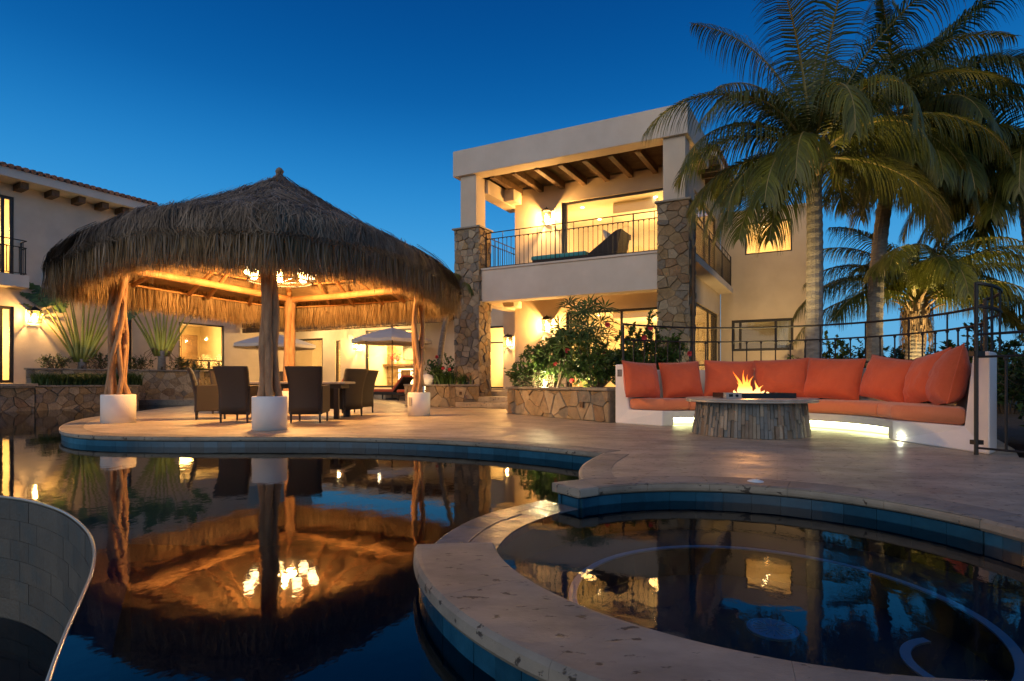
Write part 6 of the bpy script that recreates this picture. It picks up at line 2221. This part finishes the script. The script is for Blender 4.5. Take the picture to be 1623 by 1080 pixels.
palm(b3,c3,F3,'squat palm with a shaggy skirt of dead leaves, furthest right of the trunks',.20,.20,(0,0),leafL=.9,nleaf=90,lw=.0145,skirt=True,group='coconut palms behind the bench')
# fourth palm whose crown fills the right edge
D4=13.2
b4=V(((1672-811)/FPX*D4,D4,-.2)); c4=V(((1618-811)/FPX*D4,D4,.72+(606-268)*D4/FPX))
F4=[(180,50,3.6,100),(165,25,3.4,90),(200,10,3.2,80),(195,65,3.6,100),(240,40,3.2,120),(280,50,3.2,120),(215,-10,2.8,60),(150,70,3.6,80),(60,60,3.4,80),(0,50,3.4,100),(320,40,3.2,100),(175,-25,2.8,50),(250,-5,2.8,70),(190,30,3.4,95),(172,5,3.3,88),(186,-8,3.0,70),(205,-30,2.6,50),(228,20,3.2,110),(262,15,3.0,110),(160,-15,2.8,60),(212,38,3.5,110)]
palm(b4,c4,F4,'palm at the right edge of the picture reaching in from outside',.19,.14,(0,0),leafL=1.1,nleaf=92,lw=.017,group='coconut palms behind the bench')
# slender palm in the planter by the steps
D5=17.0
b5=V(((694-811)/FPX*D5,D5,.62)); c5=V(((732-811)/FPX*D5,D5-.1,.72+(606-462)*D5/FPX))
c5=V(((722-811)/FPX*D5,D5-.1,.72+(606-452)*D5/FPX))
F5=[(i*27+8*(i%2), 62-14*(i%4), 1.25, 105) for i in range(14)]
palm(b5,c5,F5,'slender young palm leaning against the stone column behind the thatched roof',.10,.07,(-.12,0),leafL=.42,nleaf=40,name='young_palm',lw=.016)
# uplights at palm feet (garden fittings)
for (b_,tgt,pw,nm) in ((b1,c1+V((-.9,-.6,.2)),280,'a'),(b2,c2+V((.9,-.5,0)),230,'b'),(b3,c3+V((0,0,.8)),120,'c')):
    q=b_+V((-1.3,-.35,.12)) if nm=='a' else b_+V((.75,-.55,.12)) if nm=='b' else b_+V((-.2,-.9,.12))
    l_=lamp('palm_uplight', q+V((0,0,.16)), pw, (1,.70,.28), .05, 'SPOT', spot=78, blend=.8)
    aim(l_, tgt)
    MB().tube([q-V((0,0,.12)),q,q+V((0,.03,.12))],[.02,.045,.05],10).build('garden_spotlight', M['frame'], label={'a':'black garden spotlight at the foot of the tallest palm','b':'black garden spotlight at the foot of the leaning palm','c':'black garden spotlight at the foot of the squat palm'}[nm], cat='spotlight')
wq=V((7.6,15.2,.1))
l_=lamp('wall_wash', wq+V((0,0,.16)), 120, (1,.66,.26), .06, 'SPOT', spot=105, blend=.9); aim(l_, H.P(1.6,-WK,4.6))
MB().tube([wq-V((0,0,.14)),wq,wq+V((0,.03,.12))],[.02,.045,.05],10).build('garden_spotlight', M['frame'], label='black garden spotlight washing the set back wing wall, hidden behind the bench', cat='spotlight')
# background shrubs beyond the bench
GS='dark shrubs beyond the bench railing'
for px,d,rx,h_,lab in ((1325,18,1.7,2.55,'dark leafy shrub beyond the railing between the tall palm and the leaning palm'),(1422,19,1.3,2.35,'dark shrub between the leaning palm and the squat palm'),
                   (1496,17,1.5,2.2,'dark shrub beyond the railing just right of the squat palm'),(1548,15.5,1.3,2.25,'dark shrub behind the scroll end of the railing'),(1372,24,2.4,2.9,'distant dark shrub just behind the leaning palm trunk'),
                   (1600,14.5,1.5,2.7,'tall dark shrub at the right edge beyond the scroll end'),(1460,25,2.6,2.9,'distant broad dark shrub behind the squat palm')):
    X=(px-811)/FPX*d
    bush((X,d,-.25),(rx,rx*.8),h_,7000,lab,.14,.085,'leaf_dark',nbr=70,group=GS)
for i,(x,y,r_,h_) in enumerate(((6.0,5.5,.6,1.35),(6.7,6.2,.75,1.7),(6.15,4.7,.6,1.25),(7.6,7.4,1.0,1.9),(7.3,5.6,.8,1.6))):
    lab=['dark shrub right behind the iron gate fence','dark shrub between the gate fence and the palms','dark shrub by the near end of the gate fence','large dark shrub at the right edge behind the bench end','dark shrub at the far right beyond the gate fence'][i]
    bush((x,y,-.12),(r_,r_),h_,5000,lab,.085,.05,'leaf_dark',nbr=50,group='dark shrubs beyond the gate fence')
